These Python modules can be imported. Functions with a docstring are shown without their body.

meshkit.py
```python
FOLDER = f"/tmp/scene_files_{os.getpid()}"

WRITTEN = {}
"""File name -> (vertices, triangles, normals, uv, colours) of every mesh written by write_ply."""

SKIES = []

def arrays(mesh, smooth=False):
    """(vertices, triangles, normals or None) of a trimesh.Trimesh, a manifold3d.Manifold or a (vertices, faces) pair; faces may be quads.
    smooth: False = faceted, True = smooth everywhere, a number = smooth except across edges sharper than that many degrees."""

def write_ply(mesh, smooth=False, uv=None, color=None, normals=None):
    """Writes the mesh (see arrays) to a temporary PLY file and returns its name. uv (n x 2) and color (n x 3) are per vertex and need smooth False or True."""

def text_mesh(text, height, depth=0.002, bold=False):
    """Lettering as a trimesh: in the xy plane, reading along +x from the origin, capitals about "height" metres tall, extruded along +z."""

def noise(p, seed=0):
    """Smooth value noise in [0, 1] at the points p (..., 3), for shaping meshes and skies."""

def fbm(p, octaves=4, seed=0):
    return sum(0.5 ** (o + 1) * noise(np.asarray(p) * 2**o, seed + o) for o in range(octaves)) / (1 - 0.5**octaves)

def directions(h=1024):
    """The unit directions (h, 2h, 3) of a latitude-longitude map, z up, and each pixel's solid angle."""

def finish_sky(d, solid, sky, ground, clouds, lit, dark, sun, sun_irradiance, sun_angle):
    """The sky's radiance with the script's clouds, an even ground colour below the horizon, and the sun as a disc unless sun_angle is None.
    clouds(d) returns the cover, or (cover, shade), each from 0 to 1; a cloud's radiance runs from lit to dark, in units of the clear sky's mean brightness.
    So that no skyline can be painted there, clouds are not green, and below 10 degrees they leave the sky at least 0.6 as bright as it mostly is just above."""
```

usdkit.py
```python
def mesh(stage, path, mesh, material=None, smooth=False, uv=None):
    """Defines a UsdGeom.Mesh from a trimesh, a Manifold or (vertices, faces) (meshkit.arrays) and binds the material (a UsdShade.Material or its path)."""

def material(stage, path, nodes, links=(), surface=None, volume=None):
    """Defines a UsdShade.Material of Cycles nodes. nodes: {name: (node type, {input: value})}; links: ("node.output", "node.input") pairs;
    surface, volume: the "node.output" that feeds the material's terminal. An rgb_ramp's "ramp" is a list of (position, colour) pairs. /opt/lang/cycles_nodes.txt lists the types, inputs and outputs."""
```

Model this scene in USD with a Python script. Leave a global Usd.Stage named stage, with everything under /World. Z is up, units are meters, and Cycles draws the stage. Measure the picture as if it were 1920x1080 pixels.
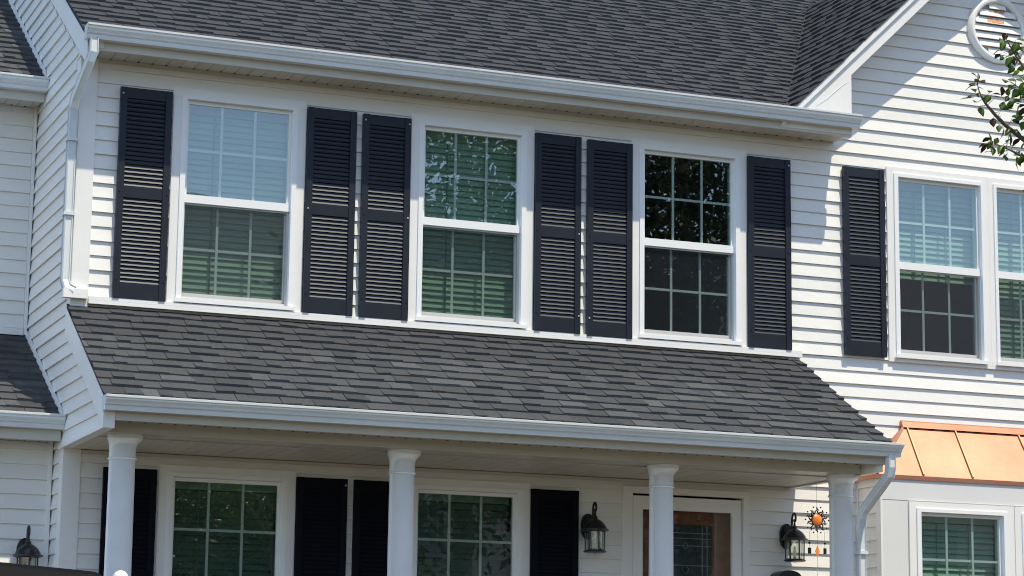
import math, random
import numpy as np, trimesh, usdkit, meshkit
from pxr import Usd, UsdGeom, UsdLux, UsdShade, Gf, Sdf
import shapely
from shapely.geometry import Polygon, box as sbox

stage = Usd.Stage.CreateInMemory()
UsdGeom.SetStageUpAxis(stage, UsdGeom.Tokens.z)
UsdGeom.SetStageMetersPerUnit(stage, 1.0)
UsdGeom.Xform.Define(stage, '/World')
UsdGeom.Scope.Define(stage, '/World/Looks')

# ---------------------------------------------------------------- camera, sky, sun, exposure
EXPOSURE = 0.47
F_PX, YAW, PITCH, ROLL = 4480.6, math.radians(21.96887), math.radians(10.24586), math.radians(0.70531)
CAM = np.array([-3.865156, -15.962161, 1.6])
fw = np.array([math.sin(YAW)*math.cos(PITCH), math.cos(YAW)*math.cos(PITCH), math.sin(PITCH)])
r0 = np.array([math.cos(YAW), -math.sin(YAW), 0.0]); u0 = np.cross(r0, fw)
RT = math.cos(ROLL)*r0 + math.sin(ROLL)*u0
UP = -math.sin(ROLL)*r0 + math.cos(ROLL)*u0
cam = UsdGeom.Camera.Define(stage, '/World/camera')
cam.CreateHorizontalApertureAttr(36.0); cam.CreateVerticalApertureAttr(20.25)
cam.CreateFocalLengthAttr(36.0*F_PX/1920)
cam.CreateClippingRangeAttr(Gf.Vec2f(0.1, 2000))
cam.CreateExposureAttr(EXPOSURE)
cam.AddTransformOp().Set(Gf.Matrix4d(*RT, 0, *UP, 0, *(-fw), 0, *CAM, 1))

SUN = np.array([0.38, -1.0, 2.38]); SUN /= np.linalg.norm(SUN)
SKY_STRENGTH, SUN_INTENSITY = 0.15, 0.91
elev, rotz = math.asin(SUN[2]), math.atan2(SUN[0], SUN[1])
sky = UsdLux.DomeLight.Define(stage, '/World/sky')
sky_m = usdkit.material(stage, '/World/Looks/sky', {
    's': ('sky_texture', {'sky_type': 'single_scattering', 'sun_disc': False, 'sun_elevation': elev, 'sun_rotation': rotz, 'air_density': 1.0, 'aerosol_density': 0.6, 'ozone_density': 1.0}),
    'b': ('background_shader', {'strength': SKY_STRENGTH})}, [('s.color', 'b.color')], surface='b.background')
UsdShade.MaterialBindingAPI.Apply(sky.GetPrim()).Bind(sky_m)
sky.GetPrim().SetCustomDataByKey('kind', 'structure')
sun = UsdLux.DistantLight.Define(stage, '/World/sun')
sun.CreateNormalizeAttr(True); sun.CreateIntensityAttr(SUN_INTENSITY); sun.CreateAngleAttr(0.53)
sun.CreateColorAttr(Gf.Vec3f(1.0, 0.915, 0.735))
zx = SUN; xx = np.cross([0, 0, 1.0], zx); xx /= np.linalg.norm(xx); yx = np.cross(zx, xx)
sun.AddTransformOp().Set(Gf.Matrix4d(*xx, 0, *yx, 0, *zx, 0, 0, 0, 30, 1))

def ray(px, py):                                     # direction of a point of the photograph (1920 x 1080)
    return fw + RT*(px-960)/F_PX - UP*(py-540)/F_PX
def at_y(px, py, y):
    d = ray(px, py); return CAM + d*((y-CAM[1])/d[1])
def at_d(px, py, dist):
    return CAM + ray(px, py)*dist

# ---------------------------------------------------------------- materials
def pm(name, color, rough=0.5, spec=0.5, metallic=0.0, tone=0.0, noise=None, bump=None, extra=None, hue=None, island=False, fine=None):
    """principled material; tone: per-object value spread; noise: (scale, amount) of colour mottling in world space; bump: (scale, strength, distance)"""
    n = {'p': ('principled_bsdf', {'base_color': color, 'roughness': rough, 'specular_ior_level': spec, 'metallic': metallic, **(extra or {})})}
    L = []
    n['geo'] = ('geometry', {})
    src = None
    if noise:
        n['nz'] = ('noise_texture', {'scale': noise[0], 'detail': 4.0, 'roughness': 0.6}); L.append(('geo.position', 'nz.vector'))
        n['mr'] = ('map_range', {'from_min': 0.25, 'from_max': 0.75, 'to_min': 1-noise[1], 'to_max': 1+noise[1]}); L.append(('nz.fac', 'mr.value'))
        src = 'mr.result'
    if fine:
        n['nf'] = ('noise_texture', {'scale': fine[0], 'detail': 2.0}); L.append(('geo.position', 'nf.vector'))
        n['mf'] = ('map_range', {'from_min': 0.25, 'from_max': 0.75, 'to_min': 1-fine[1], 'to_max': 1+fine[1]}); L.append(('nf.fac', 'mf.value'))
        if src:
            n['mulf'] = ('math', {'math_type': 'multiply'}); L += [(src, 'mulf.value1'), ('mf.result', 'mulf.value2')]; src = 'mulf.value'
        else: src = 'mf.result'
    if tone:
        if island: rnd = 'geo.random_per_island'
        else: n['oi'] = ('object_info', {}); rnd = 'oi.random'
        n['mt'] = ('map_range', {'from_min': 0.0, 'from_max': 1.0, 'to_min': 1-tone, 'to_max': 1+tone}); L.append((rnd, 'mt.value'))
        if src:
            n['mul'] = ('math', {'math_type': 'multiply'}); L += [(src, 'mul.value1'), ('mt.result', 'mul.value2')]; src = 'mul.value'
        else: src = 'mt.result'
    if src:
        n['sc'] = ('vector_math', {'math_type': 'scale', 'vector1': color}); L += [(src, 'sc.scale'), ('sc.vector', 'p.base_color')]
    if bump:
        n['nb'] = ('noise_texture', {'scale': bump[0], 'detail': 3.0}); L.append(('geo.position', 'nb.vector'))
        n['bp'] = ('bump', {'strength': bump[1], 'distance': bump[2]}); L += [('nb.fac', 'bp.height'), ('bp.normal', 'p.normal')]
    return usdkit.material(stage, '/World/Looks/'+name, n, L, surface='p.BSDF')

def glass_mat(name, tint, base, rim):
    n = {'t': ('transparent_bsdf', {'color': tint}), 'g': ('glossy_bsdf', {'color': (0.95, 0.97, 1.0), 'roughness': 0.0}),
         'lw': ('layer_weight', {'blend': 0.5}), 'pw': ('math', {'math_type': 'power', 'value2': 4.0}),
         'mr': ('map_range', {'from_min': 0.0, 'from_max': 1.0, 'to_min': base, 'to_max': rim}), 'm': ('mix_closure', {}),
         'geo': ('geometry', {}), 'nz': ('noise_texture', {'scale': 1.6, 'detail': 1.0}), 'bp': ('bump', {'strength': 0.25, 'distance': 0.004})}
    L = [('lw.facing', 'pw.value1'), ('pw.value', 'mr.value'), ('mr.result', 'm.fac'), ('t.BSDF', 'm.closure1'), ('g.BSDF', 'm.closure2'),
         ('geo.position', 'nz.vector'), ('nz.fac', 'bp.height'), ('bp.normal', 'g.normal')]
    return usdkit.material(stage, '/World/Looks/'+name, n, L, surface='m.closure')

M = {}
M['siding'] = pm('white_vinyl_siding', (0.80, 0.783, 0.74), 0.45, 0.4, tone=0.025, noise=(1.3, 0.035), bump=(9.0, 0.35, 0.01))
M['sheath'] = pm('wall_sheathing', (0.55, 0.54, 0.52), 0.8)
M['trim'] = pm('white_trim', (0.81, 0.795, 0.76), 0.4, 0.5, noise=(3.0, 0.04))
M['gutter'] = pm('white_aluminium_gutter', (0.68, 0.70, 0.70), 0.28, 0.5, noise=(2.5, 0.05), bump=(3.0, 0.2, 0.01))
M['soffit'] = pm('shade_toned_soffit', (0.60, 0.575, 0.50), 0.5, 0.4, tone=0.03, noise=(2.0, 0.04))  # white soffits toned darker and warmer, under-eave shade put into the colour
M['fascia'] = pm('shade_toned_fascia', (0.58, 0.565, 0.505), 0.4, 0.5, noise=(2.5, 0.05))  # fascia and porch beam darkened to beige, shade below the gutters painted in
M['dark_gap'] = pm('dark_gap', (0.02, 0.02, 0.02), 0.9)
M['column'] = pm('white_painted_column', (0.76, 0.76, 0.75), 0.55, 0.4, noise=(6.0, 0.04), fine=(220, 0.05), bump=(160, 0.35, 0.003))
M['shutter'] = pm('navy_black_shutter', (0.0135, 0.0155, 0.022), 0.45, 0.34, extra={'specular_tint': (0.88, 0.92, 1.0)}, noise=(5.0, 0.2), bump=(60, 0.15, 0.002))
M['shutter_low'] = pm('navy_black_shutter_shade', (0.006, 0.007, 0.012), 0.7, 0.08, noise=(5.0, 0.15))  # darker, duller copy of the shutter colour, with the porch shade painted in
M['shingle'] = [pm('shingle_%d' % i, c, 0.9, 0.25, tone=0.14, noise=(40, 0.18), fine=(420, 0.3), bump=(350, 0.6, 0.004))
                for i, c in enumerate([(0.062, 0.064, 0.068), (0.054, 0.056, 0.060), (0.078, 0.080, 0.083), (0.063, 0.064, 0.066)])]
M['shingle_stuff'] = pm('shingle_field', (0.066, 0.067, 0.072), 0.9, 0.25, tone=0.24, island=True, noise=(40, 0.18), fine=(420, 0.3), bump=(350, 0.6, 0.004))
M['deck'] = pm('roof_deck', (0.03, 0.03, 0.032), 0.9)
M['copper'] = pm('copper_sheet', (0.54, 0.285, 0.195), 0.64, 0.5, metallic=1.0, noise=(1.6, 0.14), fine=(40, 0.04), bump=(2.5, 0.35, 0.02))
M['copper_dark'] = pm('copper_edge', (0.50, 0.24, 0.15), 0.55, 0.5, metallic=1.0, noise=(4.0, 0.12))
M['glass'] = glass_mat('window_glass', (0.78, 0.88, 0.83), 0.19, 0.8)
M['glass_in'] = glass_mat('inner_glass', (0.635, 0.755, 0.69), 0.02, 0.3)
M['glass_door'] = glass_mat('storm_door_glass', (0.80, 0.83, 0.81), 0.10, 0.8)
M['glass_lamp'] = glass_mat('lantern_glass', (0.88, 0.9, 0.88), 0.06, 0.8)
M['bay_trim'] = pm('bay_trim', (0.70, 0.695, 0.675), 0.45, 0.4, noise=(2.0, 0.03))
M['sash'] = pm('white_vinyl_sash', (0.82, 0.82, 0.81), 0.35, 0.5)
M['sash_tan'] = pm('grey_sill_track', (0.55, 0.54, 0.51), 0.5, 0.4)
M['muntin'] = pm('window_grille_bars', (0.60, 0.63, 0.61), 0.4, 0.4)
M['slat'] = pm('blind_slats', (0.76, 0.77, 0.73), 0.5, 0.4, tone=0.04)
M['slat_dim'] = pm('shaded_blind_slats', (0.34, 0.35, 0.33), 0.5, 0.4, tone=0.04)  # white slat colour darkened for the porch windows, their shade put into it
M['cord'] = pm('blind_cord', (0.35, 0.36, 0.34), 0.8)
M['room'] = pm('room_plaster', (0.30, 0.28, 0.26), 0.8)
M['black'] = pm('black_metal', (0.012, 0.012, 0.014), 0.32, 0.5, noise=(20, 0.3), bump=(80, 0.2, 0.002))
M['bulb'] = pm('frosted_bulb', (0.75, 0.74, 0.70), 0.4)
M['wood'] = pm('brown_door_wood', (0.26, 0.095, 0.035), 0.4, 0.5, noise=(14, 0.35))
M['lead'] = pm('lead_came', (0.35, 0.36, 0.37), 0.35, 0.5, metallic=0.8)
M['door_lite'] = pm('bevelled_door_glass', (0.05, 0.075, 0.075), 0.12, 0.6, noise=(18, 0.4))
M['orange'] = pm('orange_glass', (0.95, 0.25, 0.04), 0.35, 0.5, extra={'transmission_weight': 0.0, 'subsurface_weight': 0.25, 'subsurface_scale': 0.02}, noise=(30, 0.12))
M['bark'] = pm('grey_bark', (0.13, 0.10, 0.085), 0.9, noise=(25, 0.3), bump=(60, 0.6, 0.006))
M['grass'] = pm('lawn', (0.060, 0.049, 0.024), 0.9, noise=(1.2, 0.3), fine=(60, 0.4))
M['asphalt'] = pm('asphalt_street', (0.055, 0.055, 0.055), 0.9, noise=(3, 0.2), fine=(90, 0.3))
M['concrete'] = pm('concrete_paving', (0.14, 0.122, 0.095), 0.85, noise=(2, 0.1), fine=(70, 0.1))
M['far_roof'] = pm('far_house_roof', (0.17, 0.165, 0.17), 0.9, noise=(1.5, 0.15))
M['porch_floor'] = pm('brown_porch_floor', (0.06, 0.045, 0.035), 0.6, noise=(8, 0.2))
M['brick'] = pm('far_house_brick', (0.28, 0.20, 0.17), 0.85, noise=(4, 0.2))
M['car'] = pm('black_car_paint', (0.006, 0.006, 0.007), 0.6, 0.06)
M['tyre'] = pm('tyre_rubber', (0.02, 0.02, 0.02), 0.85)
M['rim'] = pm('wheel_rim', (0.5, 0.5, 0.52), 0.3, metallic=0.9)
M['red'] = pm('tail_lamp_red', (0.4, 0.01, 0.01), 0.2)
M['dark_glass'] = pm('tinted_car_glass', (0.01, 0.012, 0.014), 0.05, 0.6)
M['rust'] = pm('peeled_wood', (0.62, 0.26, 0.13), 0.7, noise=(30, 0.25))

def leaf_mat(name, c, tr):
    n = {'d': ('principled_bsdf', {'base_color': c, 'roughness': 0.38, 'specular_ior_level': 0.5}), 't': ('translucent_bsdf', {'color': tr}), 'm': ('mix_closure', {'fac': 0.4}),
         'g': ('geometry', {}), 'oi': ('object_info', {}), 'a': ('math', {'math_type': 'add'}), 'h': ('hsv', {'hue': 0.5, 'saturation': 1.0, 'color': c}),
         'mr': ('map_range', {'to_min': 0.6, 'to_max': 1.5}), 'fr': ('math', {'math_type': 'fraction'})}
    return usdkit.material(stage, '/World/Looks/'+name, n, [('g.random_per_island', 'a.value1'), ('oi.random', 'a.value2'), ('a.value', 'fr.value1'), ('fr.value', 'mr.value'), ('mr.result', 'h.value'),
                           ('h.color', 'd.base_color'), ('d.BSDF', 'm.closure1'), ('t.BSDF', 'm.closure2')], surface='m.closure')
M['leaf_green'] = leaf_mat('green_leaf', (0.10, 0.165, 0.03), (0.36, 0.52, 0.05))
M['leaf_bronze'] = leaf_mat('bronze_leaf', (0.075, 0.040, 0.024), (0.16, 0.06, 0.02))
M['leaf_olive'] = leaf_mat('olive_leaf', (0.12, 0.115, 0.028), (0.34, 0.30, 0.04))
M['leaf_far'] = leaf_mat('far_leaf', (0.05, 0.066, 0.034), (0.06, 0.075, 0.03))
n_ = {'t': ('transparent_bsdf', {'color': (1, 1, 1)}), 'd': ('diffuse_bsdf', {'color': (0.030, 0.031, 0.033)}), 'm': ('mix_closure', {'fac': 0.24})}
M['screen'] = usdkit.material(stage, '/World/Looks/insect_screen', n_, [('t.BSDF', 'm.closure1'), ('d.BSDF', 'm.closure2')], surface='m.closure')

# ---------------------------------------------------------------- helpers
used = {}
def path_for(name, parent):
    base = (parent if isinstance(parent, str) else str(parent.GetPath())) if parent is not None else '/World'
    k = used.get((base, name), 0); used[(base, name)] = k+1
    return base + '/' + (name if k == 0 else '%s_%03d' % (name, k))
def tag(p, label=None, cat=None, group=None, kind=None):
    for k, v in (('label', label), ('category', cat), ('group', group), ('kind', kind)):
        if v: p.SetCustomDataByKey(k, v)
    return p
def thing(name, label=None, cat=None, loc=(0, 0, 0), group=None, parent=None, kind=None):
    x = UsdGeom.Xform.Define(stage, path_for(name, parent))
    if any(loc): x.AddTranslateOp().Set(Gf.Vec3d(*map(float, loc)))
    return tag(x.GetPrim(), label, cat, group, kind)
def obj(name, mesh, m, parent=None, smooth=False, label=None, kind=None):
    if isinstance(mesh, MB): mesh = mesh.get()
    p = usdkit.mesh(stage, path_for(name, parent), mesh, m, smooth=smooth).GetPrim()
    return tag(p, label, kind=kind)
HEX_F = np.array([[0, 2, 1], [0, 3, 2], [4, 5, 6], [4, 6, 7], [0, 1, 5], [0, 5, 4], [1, 2, 6], [1, 6, 5], [2, 3, 7], [2, 7, 6], [3, 0, 4], [3, 4, 7]])
class MB:
    def __init__(s): s.v, s.f, s.n = [], [], 0
    def add(s, v, f):
        v, f = np.asarray(v, float), np.asarray(f, int); s.v.append(v); s.f.append(f+s.n); s.n += len(v); return s
    def hexa(s, p):                                     # 4 bottom + 4 top corners
        p = np.asarray(p, float); out = np.dot(np.cross(p[1]-p[0], p[3]-p[0]), p[4:].mean(0)-p[:4].mean(0)) > 0
        return s.add(p, HEX_F if out else HEX_F[:, ::-1])
    def box(s, x0, x1, y0, y1, z0, z1):
        return s.hexa([(x0, y0, z0), (x1, y0, z0), (x1, y1, z0), (x0, y1, z0), (x0, y0, z1), (x1, y0, z1), (x1, y1, z1), (x0, y1, z1)])
    def sheet(s, x0, x1, y, z0, z1): return s.add([(x0, y, z0), (x1, y, z0), (x1, y, z1), (x0, y, z1)], [(0, 1, 2), (0, 2, 3)])   # one pane of glass or mesh, facing -y
    def tm(s, m): return s.add(m.vertices, m.faces)
    def tube(s, pts, r, sides=8):
        pts = np.asarray(pts, float); n = len(pts); r = np.broadcast_to(r, n)
        T = np.gradient(pts, axis=0); T /= np.linalg.norm(T, axis=1)[:, None]+1e-12
        ref = np.array([0, 0, 1.0]) if abs(T[0][2]) < 0.9 else np.array([1.0, 0, 0])
        a = np.cross(T[0], ref); a /= np.linalg.norm(a); V = []
        for i in range(n):
            a = a - T[i]*(a@T[i]); a /= np.linalg.norm(a); b = np.cross(T[i], a)
            for k in range(sides):
                t = 2*math.pi*k/sides; V.append(pts[i]+r[i]*(math.cos(t)*a+math.sin(t)*b))
        F = []
        for i in range(n-1):
            for k in range(sides):
                p, q = i*sides+k, i*sides+(k+1) % sides
                F += [(p, q, q+sides), (p, q+sides, p+sides)]
        V += [pts[0], pts[-1]]; c0, c1 = n*sides, n*sides+1
        for k in range(sides):
            F += [(c0, (k+1) % sides, k), (c1, (n-1)*sides+k, (n-1)*sides+(k+1) % sides)]
        return s.add(V, F)
    def lathe(s, prof, sides=24, c=(0, 0, 0)):          # prof: (radius, z) from bottom to top
        m = trimesh.creation.revolve(np.array(prof, float), sections=sides); m.apply_translation(c); return s.tm(m)
    def extr(s, poly, fn, d0, d1):                      # extrude a 2D polygon; fn(a, b, d) -> xyz
        polys = getattr(poly, 'geoms', [poly])
        for g in polys:
            if g.is_empty or g.area < 1e-7: continue
            m = trimesh.creation.extrude_polygon(g, 1.0, engine='earcut'); v = m.vertices
            w = np.array([fn(p[0], p[1], d0+(d1-d0)*p[2]) for p in v])
            t = trimesh.Trimesh(w, m.faces, process=False)
            if t.volume < 0: t.invert()
            s.tm(t)
        return s
    def get(s):
        if len(s.v) == 0: return np.zeros((0, 3)), np.zeros((0, 3), int)
        return np.vstack(s.v), np.vstack(s.f)
def XZ(a, b, d): return (a, d, b)        # polygon in the facade (x, z), depth y
def YZ(a, b, d): return (d, a, b)        # polygon in a side wall (y, z), depth x
def XY(a, b, d): return (a, b, d)
rng = random.Random(11)

# ---------------------------------------------------------------- levels and planes of the house (z = 0 at the street)
XL = -0.66                      # left side wall
ZC0, CH = 4.998, 0.1016         # a siding course line, course height
def main_z(y): return 6.352+0.6*y
def porch_z(y): return 4.352+0.585*y
def gable_z(x): return 6.262+0.97*((x if x < 6.81 else 13.62-x)-4.768)
OV = -0.29                      # front of the eave fascia and the rake boards
NY = 1.48                       # the neighbouring house stands this much further back

# ================================================================ ground
def terrain(x, y):
    h = np.clip((y+10.0)/7.5, 0, 1); h = h*h*(3-2*h)
    return 0.92*h
gx = np.concatenate([[-1500, -400, -120, -60], np.arange(-40, 41, 1.0), [60, 120, 400, 1500]])
gy = np.concatenate([[-1500, -400, -120, -60], np.arange(-45, 31, 1.0), [60, 120, 400, 1500]])
GX, GY = np.meshgrid(gx, gy, indexing='ij')
GZ = terrain(GX, GY) + 0.03*(meshkit.noise(np.stack([GX*.3, GY*.3, GX*0], -1))-.5)*(np.abs(GX) < 60) - 0.02
def grid_mesh(X, Y, Z):
    a, b = X.shape; idx = np.arange(a*b).reshape(a, b)
    return np.stack([X, Y, Z], -1).reshape(-1, 3), np.stack([idx[:-1, :-1], idx[1:, :-1], idx[1:, 1:], idx[:-1, 1:]], -1).reshape(-1, 4)
obj('ground', grid_mesh(GX, GY, GZ), M['grass'], smooth=True, kind='structure')
def strip(name, x0, x1, y0, y1, lift, m):
    X, Y = np.meshgrid(np.linspace(x0, x1, 24), np.linspace(y0, y1, 48), indexing='ij')
    obj(name, grid_mesh(X, Y, terrain(X, Y)+lift), m, smooth=True, kind='structure')
strip('street', -60, 60, -22, -14.2, 0.035, M['asphalt'])
strip('pavement', -60, 60, -13.6, -12.2, 0.055, M['concrete'])
strip('driveway', -4.6, -0.9, -12.19, 0.1, 0.06, M['concrete'])
strip('front_path', 3.3, 4.8, -12.19, -1.95, 0.065, M['concrete'])

# ================================================================ generic builders
def quad_plank(O, a, n, u0b, u1b, u0t, u1t, z0, z1, zc, butt, back=0.004):
    """one siding board piece: thick at its lower edge, running along a, facing n"""
    O, a, n = map(np.asarray, (O, a, n))
    def yo(z): return 0.003+butt*(1-(z-zc)/CH)
    P = lambda u, d, z: O+a*u+n*d+np.array([0, 0, z])
    b0, b1, t0, t1 = P(u0b, yo(z0), z0), P(u1b, yo(z0), z0), P(u0t, yo(z1), z1), P(u1t, yo(z1), z1)
    B0, B1, T0, T1 = P(u0b, -back, z0), P(u1b, -back, z0), P(u0t, -back, z1), P(u1t, -back, z1)
    return MB().hexa([b0, b1, B1, B0, t0, t1, T1, T0])

def siding(parent, O, a, n, poly, name='siding_plank', mat=None):
    """boards filling a 2D polygon (u, z), one mesh per board piece"""
    u0, z0, u1, z1 = poly.bounds
    k = math.floor((z0-ZC0)/CH)
    while ZC0+k*CH < z1:
        zc = ZC0+k*CH; butt = 0.0148 if k % 2 == 0 else 0.0112
        k += 1
        band = poly.intersection(sbox(u0-1, zc, u1+1, zc+CH-0.0005))
        # cut the band at every corner height, so that each piece has straight ends
        zs = sorted({round(p[1], 4) for g in getattr(band, 'geoms', [band]) if g.geom_type == 'Polygon' for r in [g.exterior, *g.interiors] for p in r.coords})
        pieces = []
        for za, zb in zip(zs[:-1], zs[1:]):
            if zb-za < 0.004: continue
            e = 1e-5
            lo = poly.intersection(shapely.LineString([(u0-1, za+e), (u1+1, za+e)])); hi = poly.intersection(shapely.LineString([(u0-1, zb-e), (u1+1, zb-e)]))
            L = [g for g in getattr(lo, 'geoms', [lo]) if g.length > 0.003]; H = [g for g in getattr(hi, 'geoms', [hi]) if g.length > 0.003]
            L.sort(key=lambda g: g.bounds[0]); H.sort(key=lambda g: g.bounds[0])
            if len(L) != len(H):
                if not L or not H: continue
                L = H = max((L, H), key=len)
            for l, h in zip(L, H):
                pieces.append((l.bounds[0], l.bounds[2], h.bounds[0], h.bounds[2], za, zb))
        # a board and its notched ends next to a window stay one piece
        groups = []
        for p in pieces:
            for g in groups:
                if any(abs(q[5]-p[4]) < 1e-4 and min(q[3], p[1])-max(q[2], p[0]) > 0.02 for q in g): g.append(p); break
            else: groups.append([p])
        for g in groups:
            m = MB()
            for p in g:
                q = quad_plank(O, a, n, *p, zc, butt); m.add(*q.get())
            obj(name, m, mat or M['siding'], parent)

def shingles(O, eu, ev, nrm, rows, exposure, u_range, seed, lap=0.012):
    """yields one closed tab at a time on a roof plane: thick lower edge, every second tab raised"""
    r = random.Random(seed); O, eu, ev, nrm = map(np.asarray, (O, eu, ev, nrm)); out = []
    for j in rows:
        v0, v1 = j*exposure, (j+1)*exposure+0.02
        ua, ub = u_range(v0), u_range(v0+exposure)
        a, b = min(ua[0], ub[0]), max(ua[1], ub[1])
        u, raised = a-r.uniform(0, .12), r.random() < .5
        jit = r.uniform(-.004, .004)
        while u < b:
            w = r.uniform(.08, .25) if raised else r.uniform(.08, .20)
            p, q = max(u, a), min(u+w, b); u += w
            if q-p < .015: raised = not raised; continue
            t = (0.018 if raised else 0.0105)+r.uniform(-.001, .0015)
            s = r.uniform(.0, .014) if raised else -.006           # dragon teeth taper a little
            j0, j1 = jit+r.uniform(-.010, .007), jit+r.uniform(-.010, .007)
            lo0, lo1 = ua[0], ua[1]; hi0, hi1 = ub[0], ub[1]
            c = lambda x, l, h: min(max(x, l), h)
            P = lambda uu, vv, d: O+eu*uu+ev*vv+nrm*d
            pb, qb, pt, qt = c(p-s*0, lo0, lo1), c(q, lo0, lo1), c(p+s, hi0, hi1), c(q-s, hi0, hi1)
            if qb-pb < .01 and qt-pt < .01: raised = not raised; continue
            out.append([P(pb, v0+j0, 0), P(qb, v0+j1, 0), P(qt, v1, -.003), P(pt, v1, -.003),
                        P(pb, v0+j0, t+lap*.3), P(qb, v0+j1, t+lap*.3), P(qt, v1, .0015), P(pt, v1, .0015)])
            raised = not raised
    return out

def roof_slab(poly_pts_top, drop):
    """closed slab below a roof plane polygon (list of xyz), straight down by drop"""
    t = np.array(poly_pts_top, float); n = len(t); b = t-np.array([0, 0, drop])
    v = np.vstack([b, t]); f = []
    for i in range(1, n-1): f += [(0, i+1, i), (n, n+i, n+i+1)]
    for i in range(n): j = (i+1) % n; f += [(i, j, n+j), (i, n+j, n+i)]
    return v, np.array(f)

def gutter_profile(w=0.118, h=0.098):
    """K-style section: d = distance out from the fascia, z = height above the bottom; outer skin then inner skin"""
    outer = [(0, h), (0, 0), (.066*w/.118, 0), (.070*w/.118, .012), (.070*w/.118, .030), (.083*w/.118, .036), (.084*w/.118, .043), (.079*w/.118, .047), (.092*w/.118, .056), (.104*w/.118, .064), (.109*w/.118, .072), (.109*w/.118, h-.018), (w, h-.015), (w+.001, h-.002), (w-.004, h), (w-.018, h), (w-.018, h-.004)]
    inner = [(.104*w/.118-.002, h-.006), (.104*w/.118-.002, .075), (.086*w/.118, .055), (.064*w/.118, .034), (.064*w/.118, .003), (.003, .003), (.003, h)]
    return Polygon(outer+inner).buffer(0)
def gutter(parent, x0, x1, yb, ztop, h=0.098, w=0.118, sag=0.0, name='gutter'):
    m = MB(); P = gutter_profile(w, h)
    m.extr(P, lambda a, b, d: (d, yb-a, ztop-h+b), x0+.002, x1-.002)
    cap = Polygon(P.exterior).convex_hull.intersection(Polygon([(0, h), (0, 0), (.066, 0), (.070, .030), (.092, .052), (.112, .072), (w, h-.010), (w, h)]))
    m.extr(cap, lambda a, b, d: (d, yb-a, ztop-h+b), x0-.001, x0+.001); m.extr(cap, lambda a, b, d: (d, yb-a, ztop-h+b), x1-.001, x1+.001)
    return obj(name, m, M['gutter'], parent)

def downspout(parent, pts, w=.058, d=.066, mat=None):
    """square pipe through the points, mitred, with bands at the joints"""
    pts = np.asarray(pts, float); m = MB()
    V = []
    T = np.gradient(pts, axis=0)
    for i in range(len(pts)):
        if 0 < i < len(pts)-1:
            a = pts[i]-pts[i-1]; b = pts[i+1]-pts[i]; t = a/np.linalg.norm(a)+b/np.linalg.norm(b)
        else: t = T[i]
        t /= np.linalg.norm(t)
        ax = np.array([1.0, 0, 0]); ax = ax-t*(ax@t); ax /= np.linalg.norm(ax); ay = np.cross(t, ax)
        c = 1.0
        for su, sv in ((-1, -1), (1, -1), (1, 1), (-1, 1)):
            for e in ((.72, 1), (1, .72)) if su*sv > 0 else ((1, .72), (.72, 1)):
                V.append(pts[i]+ax*su*w/2*e[0]+ay*sv*d/2*e[1])
    n = 8; F = []
    for i in range(len(pts)-1):
        for k in range(n):
            p, q = i*n+k, i*n+(k+1) % n; F += [(p, q, q+n), (p, q+n, p+n)]
    for k in range(1, n-1): F += [(0, k+1, k), ((len(pts)-1)*n, (len(pts)-1)*n+k, (len(pts)-1)*n+k+1)]
    t = trimesh.Trimesh(V, F, process=False)
    if t.volume < 0: t.invert()
    m.tm(t)
    return obj('downspout', m, mat or M['gutter'], parent)

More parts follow.
